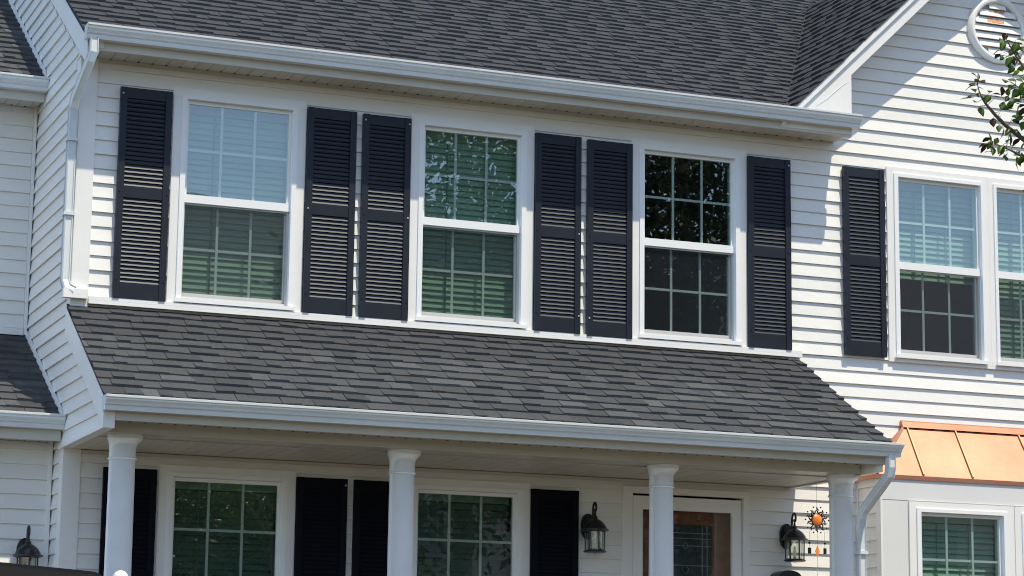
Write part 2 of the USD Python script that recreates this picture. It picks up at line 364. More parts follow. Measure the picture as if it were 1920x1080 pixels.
def frame_ring(m, x0, x1, z0, z1, l, r, b, t, y0, y1):
    """four bars around an opening, butted"""
    m.box(x0, x0+l, y0, y1, z0, z1); m.box(x1-r, x1, y0, y1, z0, z1)
    m.box(x0+l, x1-r, y0, y1, z0, z0+b); m.box(x0+l, x1-r, y0, y1, z1-t, z1); return m

openings = []
def window(parent, x0, z0, yw=0.0, W=.968, H=1.555, cl=.10, cr=.10, screen=True, label=None):
    """double hung window; x0, z0: outer upper left corner of its casing on the wall plane y = yw"""
    x1, zb = x0+W, z0-H
    w = thing('window', parent=parent, label=label)
    a0, a1, zt, zl = x0+cl, x1-cr, z0-.078, zb+.062        # inside of the casing
    openings.append((a0, a1, zl, zt, yw))
    m = MB(); frame_ring(m, x0, x1, zb, z0, cl*.62, cr*.62, .045, .050, yw-.026, yw+.01); obj('casing', m, M['trim'], w)
    m = MB(); frame_ring(m, x0+cl*.62, x1-cr*.62, zb+.045, z0-.050, cl*.38-.001, cr*.38-.001, .017-.001, .028-.001, yw-.036, yw+.09); obj('frame', m, M['sash'], w)
    m = MB(); m.box(x0+cl*.5, x1-cr*.5, yw-.052, yw-.037, zb+.030, zb+.058); obj('sill', m, M['sash'], w)
    zr0, zr1 = zb+H*.4772, zb+H*.5145                            # meeting rail
    g0, g1 = a0+.020, a1-.020
    m = MB(); m.box(a0, g0, yw+.002, yw+.033, zr1, zt); m.box(g1, a1, yw+.002, yw+.033, zr1, zt); m.box(g0, g1, yw+.002, yw+.033, zt-.026, zt)
    m.box(a0, a1, yw-.010, yw+.03, zr0, zr1-.0005); obj('upper_sash', m, M['sash'], w)
    m = MB(); m.box(a0, g0, yw+.034, yw+.066, zl+.001, zr0+.03); m.box(g1, a1, yw+.034, yw+.066, zl+.001, zr0+.03); m.box(g0, g1, yw+.034, yw+.066, zl+.001, zl+.048); m.box(g0, g1, yw+.034, yw+.066, zr0+.002, zr0+.03)
    obj('lower_sash', m, M['sash'], w)
    obj('pane', MB().sheet(g0, g1, yw+.012, zr1, zt-.026), M['glass'], w)
    obj('pane', MB().sheet(g0, g1, yw+.044, zl+.048, zr0+.002), M['glass'], w)
    obj('inner_pane', MB().sheet(g0, g1, yw+.031, zr1, zt-.026), M['glass_in'], w)
    obj('inner_pane', MB().sheet(g0, g1, yw+.064, zl+.048, zr0+.002), M['glass_in'], w)
    for (zlo, zhi, y) in ((zr1, zt-.026, yw+.018), (zl+.048, zr0+.002, yw+.050)):
        zm = (zlo+zhi)/2
        for k in (1, 2):
            xc = g0+(g1-g0)*k/3; obj('muntin', MB().box(xc-.009, xc+.009, y, y+.006, zlo, zhi), M['muntin'], w)
        obj('muntin', MB().box(g0, g1, y+.0062, y+.0095, zm-.009, zm+.009), M['muntin'], w)
    if screen:
        m = MB(); frame_ring(m, a0+.001, a1-.001, zl+.002, zr0-.001, .013, .013, .016, .010, yw+.008, yw+.018); obj('screen_frame', m, M['sash_tan'], w)
        obj('insect_screen', MB().sheet(a0+.014, a1-.014, yw+.0125, zl+.018, zr0-.011), M['screen'], w)
    return w, (g0, g1, zl+.05, zt-.03, yw)

def blind(geom, label, tilt=44, raised=0.0, back=.14, seed=0, pitch=.0445, mat=None):
    g0, g1, zb, zt, yw = geom; r = random.Random(seed)
    b = thing('window_blind', label, 'window blind', loc=((g0+g1)/2, yw+back, zt), group=None)
    hw = (g1-g0)/2+.035; t = math.radians(tilt)
    obj('head_rail', MB().box(-hw, hw, -.025, .025, -.03, .03), M['slat'], b)
    z = -.06; cosb, sinb = math.cos(t), math.sin(t); S = .025
    while z > -(zt-zb)+raised-.03:
        tt = t+r.uniform(-.05, .05); c, s = math.cos(tt), math.sin(tt); dz = r.uniform(-.0015, .0015); tl = r.uniform(-.002, .002)
        m = MB(); th = .0014
        prof = [(-S, -S*s), (0, .0035), (S, S*s)]
        pts = [(-S*c, -S*s), (0, .0030), (S*c, S*s)]
        V = []; F = []
        for x, e in ((-hw, tl), (hw, -tl)):
            for (y, zz) in pts: V.append((x, y, z+dz+zz+e+th))
            for (y, zz) in pts: V.append((x, y, z+dz+zz+e-th))
        for k in (0, 1):
            F += [(k, k+6, k+7), (k, k+7, k+1), (k+3, k+4, k+10), (k+3, k+10, k+9)]
        F += [(0, 3, 9), (0, 9, 6), (2, 8, 11), (2, 11, 5), (0, 1, 4), (0, 4, 3), (1, 2, 5), (1, 5, 4), (6, 9, 10), (6, 10, 7), (7, 10, 11), (7, 11, 8)]
        tmh = trimesh.Trimesh(V, F, process=False)
        if tmh.volume < 0: tmh.invert()
        obj('slat', m.tm(tmh), mat or M['slat'], b); z -= pitch
    for k in (-.30, .30):
        obj('ladder_cord', MB().box(k*2*hw*.62-.005, k*2*hw*.62+.005, -.0215, -.0195, z+.03, -.03), M['cord'], b)
    return b

def shutter(parent, x0, ztop, yw=-.004, w=.366, h=1.487, detailed=True):
    s = thing('shutter', parent=parent); z0 = ztop-h; m = MB(); st, tr, br, mr = .046, .075, .112, .082
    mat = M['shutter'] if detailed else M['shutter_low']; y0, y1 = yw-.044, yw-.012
    zm = z0+h*.503
    m.box(x0, x0+st, y0, y1, z0, ztop); m.box(x0+w-st, x0+w, y0, y1, z0, ztop)
    m.box(x0+st, x0+w-st, y0+.006, y1, ztop-tr, ztop); m.box(x0+st, x0+w-st, y0+.006, y1, z0, z0+br); m.box(x0+st, x0+w-st, y0+.006, y1, zm-mr/2, zm+mr/2)
    obj('shutter_frame', m, mat, s)
    obj('back_panel', MB().box(x0+.004, x0+w-.004, yw-.012+.0005, yw-.006, z0+.004, ztop-.004), mat, s)
    L = MB(); a, b = x0+st, x0+w-st
    for (lo, hi) in ((z0+br, zm-mr/2), (zm+mr/2, ztop-tr)):
        n = 20; p = (hi-lo)/n
        for k in range(n):
            zb = lo+k*p; one = MB() if detailed else L
            one.hexa([(a, y0+.007, zb+.001), (b, y0+.007, zb+.001), (b, y0+.011, zb-.0005), (a, y0+.011, zb-.0005),
                      (a, y0+.0135, zb+p*.40), (b, y0+.0135, zb+p*.40), (b, y0+.018, zb+p*.36), (a, y0+.018, zb+p*.36)])
            one.hexa([(a, y0+.0136, zb+p*.401), (b, y0+.0136, zb+p*.401), (b, y0+.0181, zb+p*.361), (a, y0+.0181, zb+p*.361),
                      (a, y0+.0165, zb+p*.90), (b, y0+.0165, zb+p*.90), (b, y0+.020, zb+p*.86), (a, y0+.020, zb+p*.86)])
            if detailed: obj('louver', one, mat, s)
    if not detailed: obj('louvers', L, mat, s, kind='stuff')
    for zz in (ztop-.045, zm, z0+br+.02):
        for xx in (x0+.016, x0+w-.016):
            obj('screw', MB().lathe([(0, -.003), (.006, -.003), (.006, 0), (.003, .003), (0, .003)], 8).get(), mat, s) if False else obj('screw', MB().box(xx-.005, xx+.005, y0-.004, y0+.001, zz-.005, zz+.005), M['sash_tan'] if rng.random() < .25 else mat, s)
    return s

# ================================================================ the white townhouse
H = thing('townhouse', 'white vinyl sided townhouse with dark shingle roofs, navy shutters and columned porch', 'townhouse')

# ---- windows
upper = [(-.004, 5.935), (1.7616, 5.935), (3.527, 5.935)]
WG = {}
for i, (x, z) in enumerate(upper):
    _, WG['u%d' % i] = window(H, x, z)
_, WG['t0'] = window(H, 5.735, 5.935, W=.935, cl=.10, cr=.075)
_, WG['t1'] = window(H, 6.671, 5.935, W=.935, cl=.075, cr=.10)
_, WG['p0'] = window(H, -.006, 3.283, screen=False)
_, WG['p1'] = window(H, 1.758, 3.283, screen=False)
BY = -.35                      # front of the bay
_, WG['b0'] = window(H, 5.675, 3.262, yw=BY, W=.93, screen=False)
_, WG['b1'] = window(H, 6.612, 3.262, yw=BY, W=.93, screen=False)
DOOR = (3.546, 4.449, 1.18, 3.244)

# ---- front wall: sheathing with openings, then boards
facade = Polygon([(XL+.005, .95), (8.84, .95), (8.84, 6.12), (6.81, 8.08), (4.78, 6.12), (XL+.005, 6.12)])
holes = [sbox(a-.004, zl-.004, b+.004, zt+.004) for a, b, zl, zt, yw in openings if yw == 0]+[sbox(DOOR[0]-.01, .95, DOOR[1]+.01, DOOR[3]+.01)]
bay_hole = sbox(5.55, 1.75, 7.72, 3.20)
solid = facade.difference(shapely.union_all(holes+[bay_hole]))
wall = obj('front_wall', MB().extr(solid, XZ, 0.0, .11), M['sheath'], H)
casings = [sbox(x+.004, z-1.551, x+.964, z-.004) for x, z in upper]+[sbox(5.739, 4.384, 7.602, 5.931), sbox(-.002, 1.732, .958, 3.279), sbox(1.762, 1.732, 2.722, 3.279), sbox(3.464, .95, 4.50, 3.299)]
field = Polygon([(-.545, .99), (8.72, .99), (8.72, 6.02), (6.81, 7.86), (4.9, 6.02), (4.9, 6.079), (-.545, 6.079)]).buffer(0)
gfield = Polygon([(5.0, 6.085), (8.6, 6.085), (6.81, 7.99), (5.1, 6.33)])
field = shapely.union_all([Polygon([(-.545, .99), (8.72, .99), (8.72, 6.079), (-.545, 6.079)]), Polygon([(4.81, 6.06), (8.81, 6.06), (8.81, 6.14), (6.81, 8.06), (4.81, 6.14)])])
field = field.difference(shapely.union_all(casings+[sbox(-1, 3.355, 4.86, 4.405), sbox(4.86, 3.44, 4.93, 4.3), sbox(5.45, .9, 8.2, 3.49)]))
siding(wall, (0, 0, 0), (1, 0, 0), (0, -1, 0), field)

# ---- corner boards, frieze, water table strip over the porch roof
obj('corner_board', MB().box(XL-.006, -.546, -.022, -.0005, .95, 6.079).box(XL-.006, XL+.004, 0, .10, .95, 6.079), M['trim'], H)
obj('corner_board', MB().box(8.72, 8.846, -.022, -.0005, .95, 6.079), M['trim'], H)
fl = MB().box(-.545, 4.955, -.046, -.027, 4.3775, 4.402).box(-.545, 4.955, -.046, -.0025, 4.352, 4.377)
obj('flashing_strip', fl, M['trim'], H)
obj('trim_block', MB().box(XL-.065, -.556, -.075, -.024, 4.378, 4.440), M['trim'], H)

# ---- left side wall (faces the lower-left neighbour)
side = obj('side_wall', MB().extr(Polygon([(.0, .95), (6.0, .95), (6.0, 9.70), (.0, 6.20)]), YZ, XL+.002, XL+.10), M['sheath'], H)
fr = .205
side_poly = shapely.union_all([
    sbox(.10, 2.0, NY, 6.0),
    Polygon([(-.27, 6.085), (NY+2.6, 6.085), (NY+2.6, main_z(NY+2.6)-.05-fr), (.1, main_z(.1)-.05-fr), (-.05, 6.10)]),
    Polygon([(NY, 5.9), (NY, 6.1), (.1, 6.1), (.1, 5.9)]),
    Polygon([(.10, 3.375), (.10, 4.30), (-.06, porch_z(-.06)-.04-fr), (-1.22, 3.41), (-1.22, 3.375)]).buffer(0)])
siding(side, (XL, 0, 0), (0, 1, 0), (-1, 0, 0), side_poly)
# flat white boards that follow both roof edges on that side
def rake_board(parent, y0, y1, zf, depth, top, x0, x1, name='rake_board'):
    P = Polygon([(y0, zf(y0)-top-depth), (y1, zf(y1)-top-depth), (y1, zf(y1)-top), (y0, zf(y0)-top)])
    return obj(name, MB().extr(P, YZ, x0, x1), M['trim'], parent)
rake_board(H, -.295, 5.2, main_z, fr, .02, XL-.022, XL+.001)
rake_board(H, -1.30, .03, porch_z, fr, .02, XL-.024, XL+.001)
obj('eave_return', MB().extr(Polygon([(-.295, 6.078), (.0, 6.078), (.0, 6.13), (-.295, 6.165)]), YZ, XL-.018, XL+.09), M['trim'], H)
obj('eave_return', MB().extr(Polygon([(-1.302, 3.36), (.10, 3.36), (.10, 3.374), (-1.15, 3.374), (-1.24, 3.40), (-1.24, 3.56), (-1.302, 3.545)]), YZ, XL-.022, XL+.05), M['trim'], H)
obj('porch_end_wall', MB().extr(Polygon([(-1.28, 3.362), (.0, 3.362), (.0, 4.31), (-1.28, 3.56)]), YZ, XL+.002, XL+.04), M['sheath'], H)

# ---- main roof
mr = thing('main_roof', parent=H)
def valley_x(y): return 4.768+(main_z(y)-6.262)/0.97
mx0 = XL-.03
top = [(mx0+.004, -.300), (valley_x(-.300), -.300), (valley_x(1.2), 1.2), (valley_x(3.1), 3.1), (8.84, 3.1), (8.84, 5.2), (mx0+.004, 5.2)]
obj('roof_deck', roof_slab([(x, y, main_z(y)-.019) for x, y in top], .02), M['deck'], mr)
obj('back_slope', roof_slab([(mx0, 5.2, main_z(5.2)), (8.84, 5.2, main_z(5.2)), (8.84, 10.6, 6.2), (mx0, 10.6, 6.2)], .03), M['shingle_stuff'], mr)
c = 1/math.hypot(1, .6); ev = np.array([0, c, .6*c]); nv = np.array([0, -.6*c, c])
O = np.array([0, -.305, main_z(-.305)-.016])
EXP = .1365
tabs = shingles(O, (1, 0, 0), ev, nv, range(0, 46), EXP, lambda v: (mx0, max(mx0+.1, min(8.84, valley_x(-.305+v*c)+.01 if -.305+v*c < 3.3 else 8.84))), 5)
# ---- gable roof slope that faces the main roof (and its other side)
g = 1/math.hypot(1, .97)
tabs_g = shingles(np.array([4.70, -.325, gable_z(4.70)-.016]), (0, 1, 0), np.array([g, 0, .97*g]), np.array([-.97*g, 0, g]), range(0, 22), EXP,
                  lambda v: (0.0, max(.02, .325+(gable_z(min(6.81, 4.70+v*g))-6.352)/.6+.01)), 6)
M_tabs = MB()
for t in tabs+tabs_g: M_tabs.hexa(t)
obj('shingle_field', M_tabs, M['shingle_stuff'], mr, kind='stuff')
gy1 = lambda x: (gable_z(x)-6.352)/.6
obj('gable_deck', roof_slab([(4.735, -.31, gable_z(4.735)-.019), (6.81, -.31, gable_z(6.81)-.019), (6.81, gy1(6.81), gable_z(6.81)-.019), (4.76, gy1(4.735)+.03, gable_z(4.76)-.019)], .02), M['deck'], mr)
obj('gable_slope', roof_slab([(6.81, -.325, gable_z(6.81)), (8.98, -.325, gable_z(8.98)), (8.98, 3.4, gable_z(8.98)), (6.81, 3.4, gable_z(6.81))], .035), M['shingle_stuff'], mr)
obj('valley_flashing', MB().tube([(valley_x(y)+.004, y, main_z(y)-.006) for y in np.linspace(-.29, 2.9, 12)], .012, 6), M['deck'], mr)
obj('drip_edge', MB().box(mx0, 4.62, -.303, -.291, 6.128, 6.160), M['rust'], mr)

# ---- gable rake boards with the boxed return
rake_l = Polygon([(4.66, 6.08), (5.272, 6.08), (5.272, 6.557), (6.81, 6.557+.97*1.538), (6.81, gable_z(6.81)-.045), (4.66, gable_z(4.66)-.045)])
rake_r = shapely.affinity.scale(rake_l, -1, 1, origin=(6.81, 0))
face = MB().extr(rake_l, XZ, OV-.004, OV+.02); obj('rake_board', face, M['trim'], H)
obj('rake_board', MB().extr(rake_r, XZ, OV-.004, OV+.02), M['trim'], H)
for sgn in (0, 1):
    P = Polygon([(4.66, gable_z(4.66)-.075), (6.81, gable_z(6.81)-.075), (6.81, gable_z(6.81)-.020), (4.66, gable_z(4.66)-.020)])
    if sgn: P = shapely.affinity.scale(P, -1, 1, origin=(6.81, 0))
    obj('rake_trim', MB().extr(P, XZ, OV-.026, OV-.0045), M['trim'], H)
    P = Polygon([(5.272, 6.557), (6.81, 6.557+.97*1.538), (6.81, 6.577+.97*1.538), (5.272, 6.577)])
    if sgn: P = shapely.affinity.scale(P, -1, 1, origin=(6.81, 0))
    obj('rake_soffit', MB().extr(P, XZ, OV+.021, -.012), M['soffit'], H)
obj('eave_return', MB().extr(Polygon([(OV+.021, 6.08), (-.012, 6.08), (-.012, 6.557), (OV+.021, 6.557)]), YZ, 5.25, 5.271), M['trim'], H)
crease = [(4.96, OV-.0055, 6.275), (5.06, OV-.0058, 6.345), (5.13, OV-.0062, 6.41), (5.20, OV-.0055, 6.47), (5.25, OV-.005, 6.50)]
obj('lapped_seam', MB().tube(crease, [.0012, .002, .0028, .002, .001], 5), M['sash_tan'], H)

# ---- main eave: fascia, soffit boards, gutter
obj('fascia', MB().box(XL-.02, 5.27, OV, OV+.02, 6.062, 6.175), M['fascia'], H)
sf = thing('eave_soffit', parent=H)
x = XL+.002
while x < 5.25:
    w = min(.0985, 5.268-x)
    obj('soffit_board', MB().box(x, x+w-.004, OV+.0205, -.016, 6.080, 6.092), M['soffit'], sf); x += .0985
obj('soffit_backing', MB().box(XL, 5.24, OV+.021, -.002, 6.0935, 6.10), M['dark_gap'], sf)
obj('frieze_channel', MB().box(-.545, 4.99, -.022, -.0155, 6.055, 6.0795), M['soffit'], sf)
m = MB(); x = XL+.10
while x < 5.2: m.box(x-.009, x+.005, -.040, -.0165, 6.0785, 6.0815); x += .0985
obj('vent_slots', m, M['dark_gap'], sf, kind='stuff')
gutter(H, XL-.045, 5.305, OV-.001, 6.218)

# ---- gable vent: round louvred vent with a moulded ring
v = thing('gable_vent', parent=H); vc = np.array([6.80, 7.178]); R = .283
m = MB()
prof = Polygon([(R-.062, -.004), (R, -.004), (R, .018), (R-.012, .034), (R-.03, .042), (R-.048, .040), (R-.054, .026), (R-.062, .024)])
t = trimesh.creation.revolve(np.array(list(prof.exterior.coords)), sections=64)
vv = t.vertices; t = trimesh.Trimesh(np.stack([vc[0]+vv[:, 0], -vv[:, 2]-.012, vc[1]+vv[:, 1]], 1), t.faces, process=False)
if t.volume < 0: t.invert()
obj('vent_ring', m.tm(t), M['trim'], v, smooth=30)
obj('vent_back', MB().extr(shapely.Point(*vc).buffer(R-.055), XZ, -.016, -.0135), M['cord'], v)
for k in range(7):
    zc = vc[1]-.19+k*.0635; hw = math.sqrt(max((R-.058)**2-(zc+.02-vc[1])**2, .002))
    hw2 = math.sqrt(max((R-.058)**2-(zc-.015-vc[1])**2, .002)); hw = min(hw, hw2)
    sl = obj('vent_slat', MB().hexa([(vc[0]-hw, -.040, zc-.02), (vc[0]+hw, -.040, zc-.02), (vc[0]+hw, -.034, zc-.022), (vc[0]-hw, -.034, zc-.022),
                               (vc[0]-hw, -.020, zc+.034), (vc[0]+hw, -.020, zc+.034), (vc[0]+hw, -.015, zc+.03), (vc[0]-hw, -.015, zc+.03)]), M['trim'], v)
    if k in (4, 5):
        a, b, za, zb = ((-.10, .06, .05, .8), (-.03, .07, .55, .95))[k-4]
        n = 9; lo = [(vc[0]+a+(b-a)*i/n, za+rng.uniform(0, .15)) for i in range(n+1)]; hi = [(vc[0]+b-(b-a)*i/n, zb+rng.uniform(-.2, .12)) for i in range(n+1)]
        P = Polygon(lo+hi).buffer(0)
        obj('peeled_patch', MB().extr(P, lambda u, s, d: (u, -.040+.020*s-d, zc-.02+.054*s), .0005, .0016), M['rust'], v)

# ---- porch roof
PX0, PX1 = XL-.03, 4.955
pr_ = thing('porch_roof', parent=H)
obj('roof_deck', roof_slab([(PX0+.006, -1.305, porch_z(-1.305)-.019), (PX1-.006, -1.305, porch_z(-1.305)-.019), (PX1-.006, -.002, porch_z(-.002)-.019), (PX0+.006, -.002, porch_z(-.002)-.019)], .018), M['deck'], pr_)
c2 = 1/math.hypot(1, .585); ev2 = np.array([0, c2, .585*c2]); nv2 = np.array([0, -.585*c2, c2])
PE = 1.318/c2/12
def porch_range(v): return (PX0+.0*v, PX1)
upper_rows = MB()
for i, t in enumerate(shingles(np.array([0, -1.318, porch_z(-1.318)-.016]), (1, 0, 0), ev2, nv2, range(12), PE, porch_range, 8)):
    if i >= 300: upper_rows.hexa(t); continue
    obj('shingle', MB().hexa(t), M['shingle'][rng.choice((0, 0, 1, 1, 2, 3))], pr_)
obj('upper_shingles', upper_rows, M['shingle_stuff'], pr_, kind='stuff')
# right end of the porch roof: drip edge and trim board
P = Polygon([(-1.30, porch_z(-1.30)-.16), (-.02, porch_z(-.02)-.16), (-.02, porch_z(-.02)-.042), (-1.30, porch_z(-1.30)-.042)])
obj('rake_board', MB().extr(P, YZ, PX1-.04, PX1-.015), M['trim'], H)
obj('porch_end_wall', MB().extr(Polygon([(-1.28, 3.362), (-.02, 3.362), (-.02, 4.2), (-1.28, 3.46)]), YZ, PX1-.075, PX1-.045), M['siding'], H)
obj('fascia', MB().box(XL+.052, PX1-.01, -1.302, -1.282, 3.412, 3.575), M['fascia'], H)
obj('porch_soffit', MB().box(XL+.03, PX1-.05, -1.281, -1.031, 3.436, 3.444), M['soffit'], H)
m = MB(); x = XL+.10
while x < 4.85: m.box(x, x+.014, -1.056, -1.032, 3.4345, 3.4365); x += .098
obj('vent_slots', m, M['dark_gap'], H, kind='stuff')
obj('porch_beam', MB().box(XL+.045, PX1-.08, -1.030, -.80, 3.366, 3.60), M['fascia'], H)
gutter(H, XL-.035, 5.005, -1.303, 3.556, h=.092, w=.128)
pc = thing('porch_ceiling', parent=H)
x = XL+.045
while x < PX1-.12:
    w = min(.1016, PX1-.085-x)
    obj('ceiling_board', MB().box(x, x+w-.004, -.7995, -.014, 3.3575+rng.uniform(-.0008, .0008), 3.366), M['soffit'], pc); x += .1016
obj('ceiling_backing', MB().box(XL+.05, PX1-.09, -.798, -.002, 3.368, 3.375), M['dark_gap'], pc)
obj('edge_trim', MB().box(PX1-.115, PX1-.076, -1.0305, -.003, 3.345, 3.3565), M['trim'], pc)
obj('wall_channel', MB().box(-.545, 4.84, -.030, -.0145, 3.334, 3.353), M['soffit'], pc)

# ---- porch columns
def column(x, y=-.905):
    p = thing('porch_column', parent=H)
    prof = [(0, 1.10), (.096, 1.10), (.096, 1.13)]+[(.0905-.007*k/12, 1.13+k*(3.205-1.13)/12) for k in range(13)]
    obj('shaft', MB().lathe(prof+[(0, 3.205)], 40, (x, y, 0)), M['column'], p, smooth=40)
    obj('collar', MB().lathe([(0, 3.205), (.0895, 3.205), (.0935, 3.212), (.0895, 3.219), (0, 3.219)], 40, (x, y, 0)), M['column'], p, smooth=50)
    # capital: round neck that flares into a square block
    ring = []
    S = 32
    for z, rr, sq, ex in ((3.219, .085, 0, 0), (3.285, .086, 0, 0), (3.312, .093, 0, 0), (3.330, .106, 0, 0), (3.340, .113, 0, 0), (3.3655, .114, 0, 0)):
        for k in range(S):
            a = 2*math.pi*(k+.5)/S; cx, sx = math.cos(a), math.sin(a); q = 1/max(abs(cx), abs(sx)); kx = rr*((1-sq)+sq*q)
            ring.append((x+.014*max(0, rr-.086)/.028+kx*cx, y+kx*sx, z))
    F = []
    for i in range(5):
        for k in range(S):
            a, b = i*S+k, i*S+(k+1) % S; F += [(a, b, b+S), (a, b+S, a+S)]
    n = len(ring); ring += [(x, y, 3.219), (x, y, 3.3655)]
    for k in range(S): F += [(n, (k+1) % S, k), (n+1, 5*S+k, 5*S+(k+1) % S)]
    obj('capital', (np.array(ring), np.array(F)), M['column'], p, smooth=35)
    obj('base', MB().box(x-.125, x+.125, y-.125, y+.125, 1.10, 1.14).lathe([(0, 1.14), (.12, 1.14), (.125, 1.16), (.105, 1.185), (0, 1.185)], 32, (x, y, 0)), M['column'], p)
for x in (-.464, 1.432, 3.350, 4.782): column(x)
obj('porch_floor', MB().box(XL, PX1, -1.45, -.001, .70, 1.10), M['porch_floor'], H)
obj('porch_step', MB().box(3.2, 4.9, -1.95, -1.451, .70, .96), M['concrete'], H)

# ---- shutters
for x, z in ((-.3846, 5.890), (.970, 5.892), (1.386, 5.887), (2.733, 5.888), (3.1537, 5.880), (4.497, 5.889), (5.3336, 5.891)):
    shutter(H, x, z, yw=-.010)
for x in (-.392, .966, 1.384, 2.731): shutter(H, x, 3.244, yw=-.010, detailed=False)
shutter(H, 7.63, 5.891, yw=-.010, detailed=False)

# ---- downspouts
XS = XL-.048
ds = downspout(H, [(XL+.01, -.345, 6.125), (XL+.01, -.345, 6.03), (XL-.005, -.320, 5.975), (XS, -.075, 5.76), (XS, -.035, 5.71), (XS, -.020, 5.62), (XS, -.02, 4.62), (XS, -.02, 4.50), (XS+.01, -.035, 4.452), (XS+.06, -.045, 4.425)], .060, .066)
for z in (5.47, 4.95): obj('downspout_band', MB().box(XS-.036, XL-.007, -.058, .018, z, z+.022), M['gutter'], H)
XD = 4.925
downspout(H, [(XD, -1.362, 3.475), (XD, -1.362, 3.39), (XD, -1.345, 3.335), (XD, -.985, 3.115), (XD, -.945, 3.06), (XD, -.935, 2.99), (XD, -.935, 1.25), (XD, -.96, 1.12)], .060, .072)
obj('downspout_band', MB().box(XD-.036, XD+.036, -.976, -.895, 2.80, 2.822), M['gutter'], H)

# ---- doors
d = thing('door_surround', parent=H)
m = MB(); x0, x1, zt = 3.462, 4.502, 3.302
m.box(x0, x0+.052, -.030, .01, 1.10, zt); m.box(x1-.045, x1, -.030, .01, 1.10, zt); m.box(x0+.052, x1-.045, -.030, .01, zt-.045, zt)
obj('casing', m, M['trim'], d)
m = MB(); m.box(x0+.052, DOOR[0], -.016, .11, 1.10, zt-.045); m.box(DOOR[1]+.004, x1-.045, -.016, .11, 1.10, zt-.045); m.box(DOOR[0], DOOR[1]+.004, -.016, .11, DOOR[3]+.010, zt-.045)
obj('jamb', m, M['trim'], d)
s = thing('storm_door', parent=H)
m = MB(); frame_ring(m, DOOR[0]+.006, DOOR[1]-.005, 1.13, DOOR[3]-.006, .078, .078, .2, .098, -.010, .022); obj('door_frame', m, M['trim'], s)
obj('pane', MB().sheet(DOOR[0]+.086, DOOR[1]-.084, .006, 1.33, DOOR[3]-.105), M['glass_door'], s)
obj('handle', MB().box(DOOR[0]+.03, DOOR[0]+.055, -.045, -.011, 2.02, 2.16), M['black'], s)
f = thing('front_door', parent=H)
a0, a1, b0, b1 = 3.80, 4.235, 1.75, 3.045
m = MB(); frame_ring(m, DOOR[0]+.01, DOOR[1]-.01, 1.12, DOOR[3]-.02, a0-DOOR[0]-.01, DOOR[1]-.01-a1, b0-1.12, DOOR[3]-.02-b1, .070, .105); obj('door_slab', m, M['wood'], f)
m = MB(); frame_ring(m, a0-.03, a1+.03, b0-.03, b1+.03, .03, .03, .03, .03, .060, .0695); obj('glass_moulding', m, M['wood'], f)
obj('glass_panel', MB().box(a0, a1, .080, .086, b0, b1), M['door_lite'], f)
m = MB(); xc = (a0+a1)/2
for xx in (a0+.035, a1-.035, a1-.075, a0+.075): m.box(xx-.003, xx+.003, .0755, .0795, b0, b1)
for zz in (b1-.06, b1-.10, b1-.155, b1-.30, b1-.50): m.box(a0, a1, .0745, .0753, zz-.003, zz+.003)
for zc_, rr in ((b1-.155, .018), (b1-.33, .030), (b1-.46, .038), (b1-.60, .05)):
    m.tube([(xc+rr*math.cos(t), .0735, zc_+rr*1.25*math.sin(t)) for t in np.linspace(0, 2*math.pi, 17 if rr < .02 else 5)], .0035, 5)
obj('lead_came', m, M['lead'], f)
obj('threshold', MB().box(DOOR[0], DOOR[1], -.02, .1, 1.10, 1.12), M['sash_tan'], f)

# ---- bay with a copper roof
b = thing('bay', parent=H); BX0, BX1 = 5.45, 7.90
bw = Polygon([(BX0, .95), (BX1, .95), (BX1, 3.47), (BX0, 3.47)])
bw = bw.difference(shapely.union_all([sbox(a-.004, zl-.004, c_+.004, zt+.004) for a, c_, zl, zt, yw in openings if yw == BY]))
obj('bay_wall', MB().extr(bw, XZ, BY, BY+.10), M['trim'], b)
obj('bay_panel', MB().box(BX0-.004, BX1, BY-.014, BY-.0005, 3.268, 3.44), M['bay_trim'], b)
obj('bay_panel', MB().box(BX0-.004, 5.672, BY-.012, BY-.0005, .95, 3.264), M['bay_trim'], b)
obj('bay_side', MB().box(BX0, BX0+.08, BY+.101, -.001, .95, 3.46), M['sheath'], b)
siding(b, (BX0, 0, 0), (0, 1, 0), (-1, 0, 0), Polygon([(BY+.06, 2.2), (-.030, 2.2), (-.030, 3.43), (BY+.06, 3.43)]))
obj('corner_board', MB().box(BX0-.016, BX0-.0005, BY-.013, BY+.058, .95, 3.45), M['trim'], b)
obj('corner_board', MB().box(BX0-.018, BX0-.0005, -.029, -.004, .95, 3.45), M['trim'], b)
ex0, ey, ez, rx0, ry, rz = 5.412, -.362, 3.458, 5.835, -.045, 3.862
br_ = thing('bay_roof', parent=H)
seams = [(ex0, rx0), (5.815, 5.868), (6.252, 6.30), (6.85, 6.88), (7.42, 7.44), (7.94, 7.94)]
for (e0, t0), (e1, t1) in zip(seams[:-1], seams[1:]):
    q = [(e0, ey, ez), (e1, ey, ez), (t1, ry, rz), (t0, ry, rz)]
    obj('copper_panel', roof_slab(q, .012), M['copper'], br_)
obj('copper_panel', roof_slab([(ex0, -.012, ez), (ex0, ey, ez), (rx0, ry, rz), (rx0, -.012, rz)], .012), M['copper'], br_)
for e, t in seams[1:-1]:
    obj('copper_seam', MB().tube([(e, ey-.004, ez+.010), (t, ry, rz+.010)], .009, 6), M['copper_dark'], br_)
obj('copper_seam', MB().tube([(ex0, ey, ez+.004), (rx0, ry, rz+.006)], .011, 6), M['copper'], br_)
obj('drip_edge', MB().box(ex0-.008, 7.95, ey-.012, ey+.004, ez-.034, ez-.003).box(ex0-.008, ex0+.006, ey+.005, -.014, ez-.034, ez-.003), M['copper_dark'], br_)
